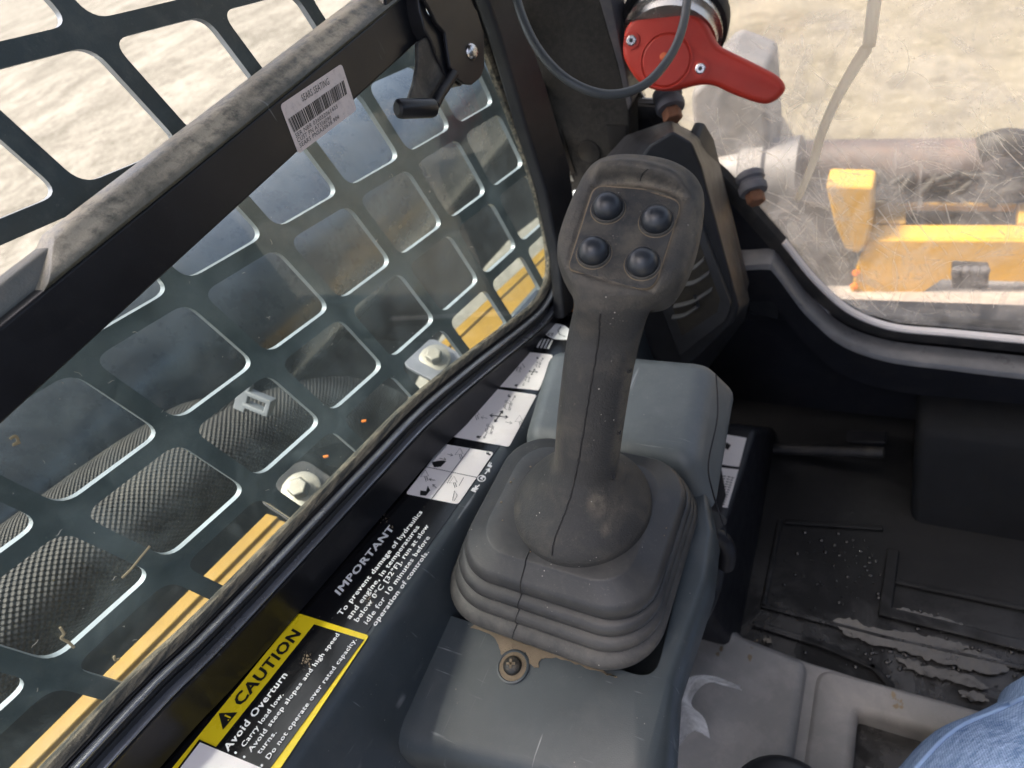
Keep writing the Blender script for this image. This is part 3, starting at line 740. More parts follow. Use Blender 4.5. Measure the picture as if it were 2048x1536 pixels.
def tri(c, s_=1.0):
    x, y = c
    return [[(x - 2 * s_, y - 26 * s_), (x + 20 * s_, y + 14 * s_), (x - 34 * s_, y + 20 * s_), (x - 2 * s_, y - 26 * s_)], [(x - 6 * s_, y + 18 * s_), (x + 4 * s_, y + 52 * s_)], [(x + 6 * s_, y + 16 * s_), (x + 16 * s_, y + 46 * s_)]]
LW = .00042
pk = [[(825, 1003), (550, 1368)], [(516, 1138), (866, 1211)]]
strokes(l4, pk, .0005, 'print', d3)
pk = tri((752, 1036)) + tri((516, 1186)) + tri((712, 1230)) + arrow((665, 1052), (702, 1062)) + arrow((612, 1080), (655, 1090)) + arrow((582, 1232), (540, 1222)) + arrow((590, 1285), (565, 1258)) + \
     [[(695, 1198), (662, 1252)], [(776, 1212), (744, 1268)], [(714, 1303), (732, 1335), (712, 1370), (700, 1368), (714, 1303)]]
strokes(l4, pk, LW, 'print', d3)
bk = MB()
for poly in ([(556, 1105), (628, 1095), (658, 1100), (620, 1138), (575, 1142)], [(480, 1300), (520, 1306), (530, 1268), (548, 1300), (518, 1336), (478, 1332)]):
    k = bk.add([l4(x, y, T3) for x, y in poly]); bk.f.append(tuple(range(k, k + len(poly))))
build('print', bk, m_ink_k, d3, smooth=0)
tf = MB(); tline(tf, l4, 'F', (958, 1058), (962, 1044), (-28, -8), T3, .02); build('print', tf, m_ink_k, d3, smooth=0)
cx = (1015, 793)
pk = arrow((1015, 793), (1042, 755), 18) + arrow((1015, 793), (988, 834), 18) + arrow((1015, 793), (955, 786), 18) + arrow((1015, 793), (1077, 801), 18)
strokes(l4, pk, .0009, 'print', d2)
pk = tri((862, 768), 1.0) + tri((1160, 812), 1.0) + arrow((938, 808), (895, 800)) + arrow((1060, 832), (1106, 842)) + veh((1078, 718)) + veh((952, 880)) + arrow((1108, 686), (1128, 652), 14) + arrow((930, 912), (914, 946), 14)
strokes(l4, pk, .00036, 'print', d2)
for a_ in (('R', (888, 944), (896, 930), (-26, -8)), ('F', (1096, 664), (1102, 652), (-20, -7))):
    tf = MB(); tline(tf, l4, *a_, T3, .02); build('letter', tf, m_ink_k, d2, smooth=0)
cx = (1250, 490)
pk = arrow(cx, (1262, 470), 10) + arrow(cx, (1238, 512), 10) + arrow(cx, (1222, 485), 10) + arrow(cx, (1280, 492), 10)
strokes(l4, pk, .0006, 'print', d1)
pk = veh((1285, 440), .62) + veh((1212, 538), .62) + veh((1152, 472), .62) + arrow((1306, 416), (1318, 394), 9) + arrow((1190, 562), (1182, 586), 9) + arrow((1175, 432), (1192, 460), 8) + arrow((1135, 468), (1140, 440), 8)
strokes(l4, pk, .0003, 'print', d1)
for a_ in (('R', (1140, 590), (1148, 578), (-16, -6)), ('F', (1286, 402), (1292, 392), (-14, -5))):
    tf = MB(); tline(tf, l4, *a_, T3, .02); build('letter', tf, m_ink_k, d1, smooth=0)
# R <- N -> F
for a_ in (('R', (858, 1312), (872, 1290), (-30, -14)), ('F', (966, 1142), (978, 1122), (-26, -12)), ('N', (906, 1226), (918, 1208), (-18, -9))):
    tr_ = MB(); tline(tr_, l4, *a_, T2, .03); build('letter', tr_, m_ink_w, lg, smooth=0)
strokes(l4, arrow((884, 1262), (852, 1290), 22), .0011, 'arrow', lg, T2, m_ink_w); strokes(l4, arrow((922, 1188), (952, 1150), 22), .0011, 'arrow', lg, T2, m_ink_w)
strokes(l4, [[(898 + 26 * math.cos(a), 1218 + 20 * math.sin(a)) for a in [i * math.pi / 8 for i in range(17)]]], .0009, 'lettering', lg, T2, m_ink_w)
# hand symbol, small print and orange tag at the far end
hand = catmull([l4(x, y, T2) for x, y in ((1335, 190), (1370, 168), (1420, 162), (1465, 175), (1500, 200), (1560, 235), (1560, 290), (1490, 272), (1430, 268), (1385, 262), (1345, 240), (1326, 215), (1335, 190))], 4)[:-1]
build('hand_symbol', MB().prism(hand, NL * -.0003), m_ink_w, lg, smooth=0)
strokes(l4, [[(1345, 232), (1368, 240)], [(1368, 225), (1390, 232)], [(1440, 180), (1420, 205), (1430, 235), (1470, 250)], [(1352, 242), (1362, 222)], [(1376, 246), (1386, 224)]], .0007, 'hand_lines', lg, T3)
ts = MB()
for k in range(4):
    tline(ts, l4, ('PARK', 'BRAKE', 'ON', 'OFF')[0] if False else 'llll', (1290 + 24 * k, 318 + 3 * k), (1312 + 24 * k, 272 + 3 * k), (-12, -3), T2, .05)
build('small_print', ts, m_ink_w, lg, smooth=0)
patch([(1432, 62), (1462, -6), (1560, 5), (1540, 80)], l4, T2, 'orange_tag', m_ink_o, .001)
# mud splashes on the labels
def smear(f, c, n, s_, off, parent, name='mud_smear'):
    mb = MB(); r_ = random.Random(int(c[0]))
    for q in range(n):
        x = c[0] + r_.gauss(0, s_); y = c[1] + r_.gauss(0, s_ * 1.2); sz = r_.choice([.8, 1.2, 1.8, 2.5, 3.5, 6]) * r_.uniform(.7, 1.3)
        P = [f(x + sz * math.cos(a) * r_.uniform(.4, 1.2), y + sz * 1.3 * math.sin(a) * r_.uniform(.4, 1.2), off) for a in (0, .8, 1.6, 2.4, 3.2, 4, 4.8, 5.6)]
        top = sum(P, V()) / 8 + NL * .0003
        k = mb.add(P + [top])
        for i in range(8): mb.f.append((k + i, k + (i + 1) % 8, k + 8))
    return build(name, mb, m_dirt, parent, smooth=180)
smear(l3, (752, 912), 70, 13, T4, lg); smear(l3, (1120, 575), 30, 18, T4, lg); smear(l3, (1200, 110), 22, 20, T2, lg)

# ================================================================ CONSOLE POD
def bx(b, t): return MB().loft([b, t])
ZP = -.365
pod = thing('control_pod', 'slate plastic control pod holding the joystick boot, scuffed with dried mud', 'console', C + V((-.155, .10, -.62)))
zt = C.z + ZP
def P3(x, y, z): return V((x, y, C.z + z))
# plan of the pod with an opening for the boot; walls drop to the base
outer = [(-.221, .036), (-.082, .060), (-.083, .110), (-.079, .172), (-.083, .205), (-.094, .238), (-.224, .242), (-.229, .105)]
def ringz(pl, z, gx=1, gy=1, cx_=-.155, cy_=.17): return [P3(cx_ + (x - cx_) * gx, cy_ + (y - cy_) * gy, z) for x, y in pl]
hole = rounded([P3(-.222, .105, ZP), P3(-.088, .107, ZP), P3(-.092, .226, ZP), P3(-.220, .226, ZP)], [.004, .012, .012, .012], 5)
ro = rounded(ringz(outer, ZP), [.016, .004, .001, .001, .001, .01, .02, .004], 5)
bmh = bmesh.new()
vo = [bmh.verts.new(p - W0[pod.name]) for p in ro]; vi = [bmh.verts.new(p - W0[pod.name]) for p in hole]
eo = [bmh.edges.new((vo[i], vo[(i + 1) % len(vo)])) for i in range(len(vo))]; ei = [bmh.edges.new((vi[i], vi[(i + 1) % len(vi)])) for i in range(len(vi))]
bmesh.ops.triangle_fill(bmh, edges=eo + ei, use_beauty=True)
topf = [tuple(v.index for v in f.verts) for f in bmh.faces]; bmh.verts.index_update(); topf = [tuple(v.index for v in f.verts) for f in bmh.faces]
mb = MB(); mb.add(ro + hole); mb.f = topf; bmh.free()
no = len(ro)
levels = []
cen = V((-.155, .17, 0))
for dz, out in ((-.0012, .0018), (-.004, .0036), (-.010, .0048), (-.026, .0056), (-.033, .004), (-.037, -.001), (-.040, -.012)):
    r_ = []
    for p in ro:
        d = V((p.x - cen.x, p.y - cen.y, 0)); 
        d = V((math.copysign(min(abs(d.x) / .07, 1) ** 4, d.x), math.copysign(min(abs(d.y) / .125, 1) ** 4, d.y), 0))
        r_.append(p + d * out * (2.6 if p.y < .08 + C.y and d.y < -.5 else 1) + V((0, 0, dz)))
    levels.append(r_)
k0 = 0
for r_ in levels:
    k1 = mb.add(r_)
    for i in range(no): mb.f.append((k0 + i, k0 + (i + 1) % no, k1 + (i + 1) % no, k1 + i))
    k0 = k1
hk = no
k1 = mb.add([p + V((0, 0, -.035)) for p in hole])
for i in range(len(hole)): mb.f.append((hk + i, hk + (i + 1) % len(hole), k1 + (i + 1) % len(hole), k1 + i))
mb.f.append(tuple(range(k1, k1 + len(hole))))
build('pod_shell', mb, m_pod, pod, smooth=38)
# raised cover at the front of the pod
cvb = [P3(x, y, z) for x, y, z in ((-.224, .220, -.385), (-.081, .220, -.385), (-.087, .328, -.375), (-.240, .328, -.375))]
cvt = [P3(x, y, z) for x, y, z in ((-.214, .230, -.335), (-.094, .230, -.335), (-.104, .318, -.335), (-.228, .318, -.335))]
build('pod_cover', bx(cvb, cvt), m_cover, pod, bevel=.012, seg=5)
build('pod_column', MB().box((-.20, .12, C.z - .74), (-.15, .25, C.z - .395)), m_dark, pod, bevel=.006)
sm_ = MB().tube(catmull([P3(-.097, .305, -.3358), P3(-.0885, .27, -.337), P3(-.0865, .235, -.3395), P3(-.083, .224, -.352), P3(-.079, .220, -.375), P3(-.0765, .2195, -.398)], 6), .0005, 6)
build('mould_seam', sm_, m_dark, pod)
# recess ring, screw
scp = hz(1026, 1333, ZP + .0006)
build('screw_recess', MB().lathe(scp, (0, 0, 1), [(.0098, 0), (.0098, .0006), (.0088, .0009), (.0082, .0002), (.0058, .0002)], 36, True, True), m_pod, pod, smooth=50)
build('screw_dirt', MB().lathe(scp, (0, 0, 1), [(.0084, .0001), (.0082, .0005), (.0055, .0006)], 36), m_dirt, pod)
scr = build('screw', MB().lathe(scp, (0, 0, 1), [(.0054, .0004), (.0054, .0022), (.0046, .0034), (.0028, .0042), (.001, .0044)], 28), mat('black_screw', (.02, .02, .019), .5, dust=(.22, .18, .12), dust_amt=.4, dust_scale=300, bump=.2), pod, smooth=50)
cr = MB(); c_ = scp + V((0, 0, .0042))
for a in (.35, .35 + math.pi / 2):
    d = V((math.cos(a), math.sin(a), 0)); o = V((-d.y, d.x, 0)) * .0007
    cr.prism([c_ - d * .0026 - o, c_ + d * .0026 - o, c_ + d * .0026 + o, c_ - d * .0026 + o], V((0, 0, .0005)))
build('screw_slot', cr, m_dirt, scr, smooth=0)
# dried mud along the edge of the opening
md = MB(); r_ = random.Random(5)
edge = [(942, 1253), (985, 1272), (1000, 1300), (1008, 1318), (1030, 1308), (1050, 1308), (1062, 1330), (1075, 1335), (1082, 1322), (1092, 1315), (1130, 1322), (1180, 1340), (1230, 1356), (1225, 1348), (1170, 1325), (1110, 1302), (1060, 1282), (1010, 1262), (960, 1248)]
P = [hz(x + r_.uniform(-2, 2), y + r_.uniform(-2, 2), ZP + .0004) for x, y in edge]
P = catmull(P + [P[0]], 5)[:-1]; P = [p + V((r_.gauss(0, .0003), r_.gauss(0, .0003), 0)) for p in P]
md.prism(P, V((0, 0, .0004)))
build('dried_mud', md, m_dirt, pod, smooth=0)
# cable guard hook beside the pod
hk_ = catmull([fy(x, y, .23) for x, y in [(1360, 1068), (1410, 1070), (1440, 1076), (1455, 1100), (1452, 1130)]], 5)
body('grab_hook', 'black bent plastic hook beside the pod, over the footwell', 'hook', MB().tube(hk_, .006, 14), m_dark, smooth=50)
ck = catmull([fx(x, y, -.10) for x, y in [(1330, 1262), (1370, 1240), (1402, 1190), (1418, 1130), (1420, 1040)]], 5)
body('hydraulic_cable', 'black cable curving down between the pod and the footwell', 'cable', MB().tube(ck, .012, 16), m_vent, smooth=50)

# ================================================================ JOYSTICK
rim = at(1162, 1003, .368)
js = thing('joystick', 'dusty black rubber joystick with four buttons rising from a pleated boot', 'joystick', V((rim.x, rim.y, C.z - .40)))
NB = V((.06, .03, 1)).normalized()
E1 = (X1 - NB * X1.dot(NB)).normalized(); E2 = NB.cross(E1)
# boot: rounded-square pleats
bcx = P3(-.1455, .1675, -.308)
def sq(c, hx, hy, e=.42, n=64, tw=0):
    out = []
    for k in range(n):
        a = 2 * math.pi * k / n
        out.append(c + E1 * hx * sgnp(math.cos(a), e) + E2 * hy * sgnp(math.sin(a), e))
    return out
def rsq(c, hx, hy, rr, n=10):
    pl = [c + E1 * a * hx + E2 * b * hy for a, b in ((-1, -1), (1, -1), (1, 1), (-1, 1))]
    out = []
    for i, p in enumerate(pl):
        sx, sy = ((-1, -1), (1, -1), (1, 1), (-1, 1))[i]
        cc_ = c + E1 * sx * (hx - rr) + E2 * sy * (hy - rr)
        a0 = (180, 270, 0, 90)[i]
        for q in range(n + 1):
            a = rad(a0 + 90 * q / n); out.append(cc_ + E1 * rr * math.cos(a) + E2 * rr * math.sin(a))
    return out
prof = [(.30, .0005, 0), (.60, .0005, 0), (.74, .0003, 0), (.765, -.0004, 0), (.785, -.0020, 0), (.93, -.0050, 0), (.965, -.0068, .0), (.985, -.0100, .03), (.985, -.0135, .06), (.955, -.0155, .1), (.89, -.0163, .12),
        (.975, -.0168, .16), (.998, -.0185, .26), (1.002, -.0215, .34), (.985, -.0245, .38), (.94, -.0262, .40), (.88, -.0268, .42), (.97, -.0272, .46), (.998, -.029, .56), (1.004, -.032, .64), (.985, -.035, .68), (.94, -.0368, .70), (.88, -.0375, .72),
        (.97, -.038, .76), (1.0, -.040, .88), (1.006, -.0435, 1.0), (.99, -.0475, 1.02), (.955, -.0500, 1.0), (.90, -.0515, .9), (.88, -.054, .8), (.88, -.068, .8)]
HX, HY = .059, .0515
rings = []
def bhx(s_, k): return (HX + .0085 * k) * s_
def bhy(s_, k): return (HY + .0150 * k) * s_
for s_, z, k in prof:
    rings.append(rsq(bcx + NB * z + E1 * (-.0070 * k), bhx(s_, k), bhy(s_, k), (.027 + .006 * k) * s_, 12))
bmb = MB().loft(rings)
bd = []
for p in bmb.v:
    r_ = p - bcx; q = -(r_.dot(NB)); bd.append(max(0, min(.24, (q - .018) * 11)) * (1 if r_.dot(E2) < 0 else .3))
build('boot', bmb, m_boot, js, smooth=62, dust=bd)
sm = MB().tube([bcx + NB * (z + .0002) + E2 * (-bhy(s_, k)) + E1 * (-.012 - .0070 * k) for s_, z, k in prof[1:28]], .00035, 5)
build('boot_seam', sm, m_soot, js)
# skirt + grip as one lofted sleeve
NF = cv(-.22, -.33, -.92)
HD = NF.dot(at(1265, 470, .303) - C)
def head(x, y): return on(x, y, NF, HD)
axl0, axl1 = at(1168, 960, .352), at(1222, 610, .305)
stn = [  # left px, right px, half depth, exponent, forward bulge
    ((1108, 930), (1235, 932), .0180, 2.1, 0), ((1114, 843), (1247, 845), .0178, 2.2, 0), ((1122, 770), (1259, 772), .0176, 2.2, 0), ((1131, 700), (1272, 704), .0175, 2.3, 0),
    ((1141, 650), (1283, 660), .0172, 2.4, 0), ((1148, 615), (1298, 626), .0168, 2.6, .001), ((1146, 596), (1318, 616), .0160, 3.0, .001), ((1131, 566), (1344, 598), .0152, 3.4, 0), ((1119, 536), (1366, 570), .0148, 3.8, 0),
    ((1118, 500), (1385, 530), .0146, 4, 0), ((1127, 464), (1397, 490), .0145, 4, 0), ((1142, 424), (1405, 450), .0145, 4, 0), ((1156, 394), (1408, 418), .0143, 3.8, .0005), ((1170, 370), (1404, 396), .0138, 3.4, .002), ((1188, 352), (1388, 374), .0124, 3.0, .0036), ((1212, 340), (1358, 354), .0095, 2.6, .0042), ((1240, 334), (1318, 341), .0050, 2.3, .004), ((1262, 333.5), (1290, 336.5), .0022, 2, .004)]
cs = []
for i, (l, r, h, e, bl) in enumerate(stn):
    yc = (l[1] + r[1]) / 2
    t = max(0, min(1, (645 - yc) / 60)); t = t * t * (3 - 2 * t)
    q = (960 - yc) / 350; Zs = .352 + (.305 - .352) * q
    pl_, pr_ = at(*l, Zs), at(*r, Zs)
    hl, hr = head(*l), head(*r)
    pl_ = pl_.lerp(hl, t); pr_ = pr_.lerp(hr, t)
    dv = cv(.045, -.455, .89).lerp(-NF, t).normalized()
    cs.append((pl_ + NF * bl, pr_ + NF * bl, h, e, dv))
fine = []
for q in range(5):
    arr = [V((c[q], 0, 0)) if not isinstance(c[q], V) else c[q] for c in cs]
    fine.append(catmull(arr, 8))
rings = []
NR = 120
for pl_, pr_, h, e, dv in zip(*fine):
    c = (pl_ + pr_) / 2; s_ = (pr_ - pl_) / 2; h = h.x; e = e.x; dv = dv.normalized()
    rings.append([c + s_ * sgnp(math.cos(2 * math.pi * k / NR), 2 / e) + dv * h * sgnp(math.sin(2 * math.pi * k / NR), 2 / e) for k in range(NR)])
# flare below the shaft
r0 = rings[0]; c0 = sum(r0, V()) / NR
flare = []
rimc = rim
H0 = (c0 - rim).dot(NB)
for hf, cf, s_ in ((-.25, 0, 1.0), (-.03, 0, 1.0), (.04, 0, .99), (.10, .02, .965), (.20, .06, .92), (.32, .14, .855), (.44, .26, .78), (.56, .42, .70), (.68, .58, .625), (.80, .76, .56), (.92, .92, .505)):
    lat = (c0 - rim) - NB * H0
    cen_ = rimc + NB * (H0 * hf) + lat * cf
    flare.append((cf, cen_, [cen_ + (E1 * math.cos(2 * math.pi * k / NR) - E2 * math.sin(2 * math.pi * k / NR)) * .0392 * s_ for k in range(NR)]))
# match ring start with the shaft ring by nearest angle
def align(ring, ref):
    best = min(range(NR), key=lambda o: sum(((ring[(i + o) % NR] - sum(ring, V()) / NR).normalized() - (ref[i] - sum(ref, V()) / NR).normalized()).length_squared for i in range(0, NR, 6)))
    return [ring[(i + best) % NR] for i in range(NR)]
out = []
f0 = flare[0][2]
rev = [f0[-i] for i in range(NR)]
def sc(ring, ref):
    return sum(((ring[i] - sum(ring, V()) / NR).normalized() - (ref[i] - sum(ref, V()) / NR).normalized()).length_squared for i in range(0, NR, 6))
a1, a2 = align(f0, r0), align(rev, r0)
use_rev = sc(a2, r0) < sc(a1, r0)
for t, ctr, circ in flare:
    c_ = align([circ[-i] for i in range(NR)] if use_rev else circ, r0)
    t2 = max(0, (t - .3) / .7)
    out.append([p.lerp(ctr + (q - c0) * ((p - ctr).length / max((q - c0).length, 1e-6)), t2 * t2) for p, q in zip(c_, r0)])
gmb = MB().loft(out + rings)
def topx(p):
    q = MT @ (p - C); return 1024 + q.x / q.z * FPX, 768 + q.y / q.z * FPX
def lin(x, pts):
    if x <= pts[0][0]: return pts[0][1]
    for (a, b), (c, d) in zip(pts, pts[1:]):
        if x <= c: return b + (d - b) * (x - a) / (c - a)
    return pts[-1][1]
def sst(a, b, x): t = max(0, min(1, (x - a) / (b - a))); return t * t * (3 - 2 * t)
BROW = [(1180, 366), (1205, 354), (1245, 349), (1290, 353), (1335, 366), (1380, 392)]
def segd(x, y, pts):
    m = 1e9
    for (a, b), (c, d) in zip(pts, pts[1:]):
        L = (c - a) ** 2 + (d - b) ** 2; t = max(0, min(1, ((x - a) * (c - a) + (y - b) * (d - b)) / L))
        m = min(m, math.hypot(x - a - t * (c - a), y - b - t * (d - b)))
    return m
PANEL = [(1189, 371), (1285, 379), (1363, 404), (1306, 582), (1220, 562), (1136, 536), (1189, 371)]
gd = []
for i, p in enumerate(gmb.v):
    x, y = topx(p); d = 0
    fr = -NF.dot((p - C).normalized())
    front = p.dot(NF) - C.dot(NF) > HD + .009
    if front and y < 600:
        o = 0
        if y < 480:
            s_ = lin(x, BROW) - y; e_ = sst(1178, 1205, x) * (1 - sst(1350, 1388, x))
            o = (.0058 * sst(-3, 4, s_) * (1 - sst(10, 40, s_)) - .0026 * sst(-26, -12, s_) * (1 - sst(-7, -1, s_))) * e_
            d = max(d, .95 * sst(-26, -18, s_) * (1 - sst(-7, -1, s_)) * e_)
        sd2 = segd(x, y, PANEL)
        ins = False; pq = PANEL
        for (a, b), (c_, d_) in zip(pq, pq[1:]):
            if (b > y) != (d_ > y) and x < (c_ - a) * (y - b) / (d_ - b) + a: ins = not ins
        if not ins: o += .0012 * sst(1, 9, sd2) * (1 - sst(20, 44, sd2)) * sst(352, 400, y)
        gmb.v[i] = p + NF * o
    if y < 620:
        d = max(d, .6 * (1 - sst(1, 9, segd(x, y, PANEL))))
        d = max(d, .75 * sst(1385, 1402, x + (y - 450) * .16) * sst(330, 420, y))
        d = max(d, .45 * (1 - sst(330, 380, y)), .16)
        d = max(d, .4 * sst(1355, 1395, x + (y - 450) * .16) * sst(330, 420, y))
    else:
        d = max(d, .65 * (1 - sst(4, 24, abs(x - (1236 + (930 - y) * .155)))) * sst(690, 760, y) * (1 - sst(900, 960, y)))
        d = max(d, .7 * (1 - sst(6, 30, math.hypot(x - 1195, (y - 1005) * .8))), .5 * (1 - sst(4, 16, math.hypot(x - 1212, y - 1055))), .35 * (1 - sst(0, 20, abs(x - 1112))) * sst(830, 860, y) * (1 - sst(930, 960, y)))
        d = max(d, .25 * (1 - sst(0, 60, math.hypot(x - 1230, y - 1000))))
    gd.append(d)
grip = build('grip', gmb, m_rubber, js, smooth=75, dust=gd)
from mathutils.bvhtree import BVHTree
gbv = BVHTree.FromPolygons([tuple(p) for p in gmb.v], gmb.f)
def cast(bv, x, y, o=.0001):
    h_ = bv.ray_cast(C, ray(x, y).normalized())
    return None if h_[0] is None else h_[0] - ray(x, y).normalized() * o
# centre seam of the grip
def surf_line(bv, px, r, name, k=10, jit=.0):
    pts = [c_ for c_ in (cast(bv, v_.x + random.gauss(0, jit), v_.y) for v_ in catmull([(x, y, 0) for x, y in px], k)) if c_ is not None]
    return build(name, MB().tube(pts, r, 6), m_soot, js, smooth=180)
surf_line(gbv, [(1200, 628), (1195, 690), (1183, 760), (1172, 830), (1162, 890), (1152, 945), (1143, 985), (1128, 1030), (1112, 1068), (1106, 1090), (1104, 1110)], .00048, 'grip_seam', 10, .5)
surf_line(gbv, [(1296, 338), (1285, 348), (1280, 362)], .00025, 'crown_seam')
def front_of_shaft(x, y): return cast(gbv, x, y)
# panel on the head
def hp(x, y, o=0): return on(x, y, NF, HD + .0145 + o)
pn = [(1189, 371), (1285, 379), (1363, 404), (1306, 582), (1220, 562), (1136, 536)]
build('panel_groove', MB().prism(rounded([hp(x, y, .0001) for x, y in [(1187, 369), (1286, 377), (1366, 402), (1308, 585), (1219, 565), (1134, 538)]], [.006, .001, .006, .008, .001, .004]), -NF * .004), m_dirt, js, smooth=0)
build('button_panel', MB().prism(rounded([hp(x, y, .0006) for x, y in pn], [.005, .001, .005, .007, .001, .003], 6), -NF * .004), m_panelf, js, bevel=.0004)
# buttons
first = None
for k, (x, y) in enumerate(((1216, 418), (1313, 444), (1188, 507), (1285, 529))):
    p = hp(x, y, .0006)
    if first is None:
        P0 = p
        ax = NF
        b_ = build('button', MB().lathe(p, ax, [(.0064, 0), (.0066, .0012), (.0066, .0022)] + [(.0066 * math.cos(a), .0022 + .0058 * math.sin(a)) for a in (.15, .3, .45, .6, .75, .9, 1.05, 1.2, 1.35, 1.48)], 36), m_button, js, smooth=60)
        co_ = build('button_collar', MB().lathe(p, ax, [(.0077, -.001), (.0077, .0008), (.0073, .0013), (.0068, .0013), (.0066, .0004), (.006, .0004)], 36), m_panelf, b_, smooth=50)
        nt_ = build('button_notch', MB().lathe(p + CAMX * -.0018 + CAMY * -.0068, ax, [(.0016, -.0005), (.0016, .001), (.0013, .0014), (.0008, .0009)], 16), m_panelf, b_, smooth=50)
        dr_ = build('dirt_ring', MB().lathe(p, ax, [(.0081, -.0002), (.0080, .00015), (.0075, .0002)], 36), m_dirt, b_, smooth=50)
        first = (b_, co_, nt_, dr_)
    else:
        nb2 = first[0].copy(); COL.objects.link(nb2); nb2.location = first[0].location + (p - P0)
        for ch in first[1:]:
            q = ch.copy(); COL.objects.link(q); q.parent = nb2
# holes on the side of the shaft
for (x, y, rx, ry) in ((1259, 738, 5, 12), (1238, 862, 3, 6), (1226, 952, 4, 7)):
    p = front_of_shaft(x, y)
    nrm = cv(.75, -.2, -.6)
    build('screw_hole', MB().lathe(p, nrm, [(.0020, -.001), (.0018, .0002), (.0012, -.0004)], 16), m_soot, js)
# mud flecks on boot and skirt
fk = MB(); r_ = random.Random(11)
for k in range(60):
    s_, z, _ = prof[r_.choice([2, 5, 5, 6])]
    a = r_.uniform(0, 6.28); rr = .055 * s_
    q = r_.uniform(.0003, .0008)
    p = bcx + NB * (z + .0004) + E1 * rr * 1.05 * math.cos(a) + E2 * rr * .85 * math.sin(a)
    fk.lathe(p, NB, [(q, 0), (q * .6, q * .5)], 6)
tag(build('grit', fk, m_dirt, js), kind='stuff')

# ================================================================ FRONT CORNER: pillar, vent, frame
GY = .62
edge_px = [(1100, -330), (1195, 0), (1264, 200), (1317, 202), (1378, 281), (1457, 347), (1572, 480), (1623, 545), (1677, 599), (1725, 630), (1793, 650), (2048, 674), (2500, 716)]
EP = [fy(x, y, GY) for x, y in edge_px]
fwn = thing('front_window', 'badly scratched front window with a bead of sealant and black frame', 'window', fy(1900, 660, GY))
gpoly = EP + [fy(2500, 716, GY) + V((0, 0, .0)), P3(EP[-1].x, GY, .20), P3(EP[0].x, GY, .20)]
gpoly = EP + [P3(EP[-1].x, GY, .20), P3(EP[0].x, GY, .20)]
gpoly = [p + V((0, .004, 0)) for p in gpoly]
build('pane', MB().prism(gpoly, V((0, .005, 0))), m_poly, fwn, smooth=0)
low = [fy(x, y, GY) for x, y in [(1264, 200), (1317, 204), (1378, 281), (1457, 347), (1520, 420), (1572, 480), (1623, 545), (1677, 599), (1725, 630), (1793, 652), (1900, 662), (2048, 676), (2500, 718)]]
LP = [low[0]] + catmull(low[1:], 4)
def sweepf(prof, pts, name, m, parent, smooth=40):
    rings = []
    for i, p in enumerate(pts):
        t = (pts[min(i + 1, len(pts) - 1)] - pts[max(i - 1, 0)]).normalized()
        o = V((0, 1, 0)).cross(t).normalized()
        if o.z > 0: o = -o
        rings.append([p + o * a + V((0, -h, 0)) for a, h in prof])
    return build(name, MB().loft(rings), m, parent, smooth=smooth)
sweepf([(0, -.003), (0, .003), (.002, .005), (.0045, .004), (.006, .001), (.006, -.003)], LP[17:], 'bright_trim', m_label_w, fwn)
sweepf([(.0, -.004), (.004, .003), (.010, .005), (.018, .003), (.020, -.004)], LP, 'gasket', m_soot, fwn)
plate = [fy(x, y, GY - .001) for x, y in [(1255, 150), (1262, 206), (1312, 206), (1372, 284), (1452, 352), (1512, 424), (1564, 486), (1600, 535), (1640, 580), (1600, 640), (1480, 640), (1380, 560), (1300, 420), (1200, 330), (1180, 200)]]
build('corner_panel', MB().prism(plate, V((0, .012, 0))), m_dark, fwn, bevel=.001)
band_px = [(1380, 497), (1480, 500), (1540, 497), (1558, 508), (1609, 578), (1640, 610), (1674, 640), (1720, 664), (1793, 684), (1900, 696), (2048, 712), (2500, 752)]
BP = catmull([fy(x, y, GY - .002) for x, y in band_px], 4)
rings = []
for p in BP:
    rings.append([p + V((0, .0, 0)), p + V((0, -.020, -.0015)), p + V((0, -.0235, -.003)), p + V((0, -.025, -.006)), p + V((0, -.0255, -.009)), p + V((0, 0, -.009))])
m_shelf = mat('dusty_lit_trim_plastic', (.15, .152, .16), .30, spec=.7, dust=(.3, .28, .27), dust_amt=.35, dust_scale=40, bump=.2)  # greyed for dust and window light; shelf_face is the same plastic
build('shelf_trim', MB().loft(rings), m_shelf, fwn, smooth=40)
build('shelf_face', MB().loft([[p + V((0, -.025, -.0092)), p + V((0, -.025, -.055)), p + V((0, 0, -.055)), p + V((0, 0, -.0092))] for p in BP]), m_dark, fwn, smooth=40)  # same plastic as the trim, coloured near black as its shaded face
# scratches cut into the pane
def topq(p):
    q = MT @ (p - C); return 1024 + q.x / q.z * FPX, 768 + q.y / q.z * FPX
def lin2(x): return lin(x, edge_px[3:])
sc_ = MB(); r_ = random.Random(21)
for k in range(480):
    if r_.random() < .85:
        cxy = r_.choice([(1620, 470, 50, 50), (1600, 500, 40, 45), (1680, 570, 60, 35), (1640, 520, 60, 50), (1700, 420, 50, 60), (1900, 420, 90, 60), (1980, 300, 50, 30), (1500, 270, 50, 60), (1800, 590, 90, 25)])
        x, y = r_.gauss(cxy[0], cxy[2]), r_.gauss(cxy[1], cxy[3])
    else: x, y = r_.uniform(1450, 2048), r_.uniform(120, 650)
    a = r_.choice([r_.gauss(.7, .3), r_.gauss(2.3, .4), r_.uniform(0, 3.1)]); L = r_.choice([15, 20, 30, 40, 70, 110]); cu_ = r_.gauss(0, .004)
    pts = []
    for q in range(7):
        s_ = (q / 6 - .5) * L; aa = a + cu_ * s_
        pts.append(fy(x + s_ * math.cos(aa), y + s_ * math.sin(aa), GY + .0036))
    if any(topq(p)[1] > lin2(topq(p)[0]) - 8 for p in pts): continue
    sc_.ribbon(pts, r_.choice([.00012, .00018, .00022, .0003, .0005]), V((0, -1, 0)))
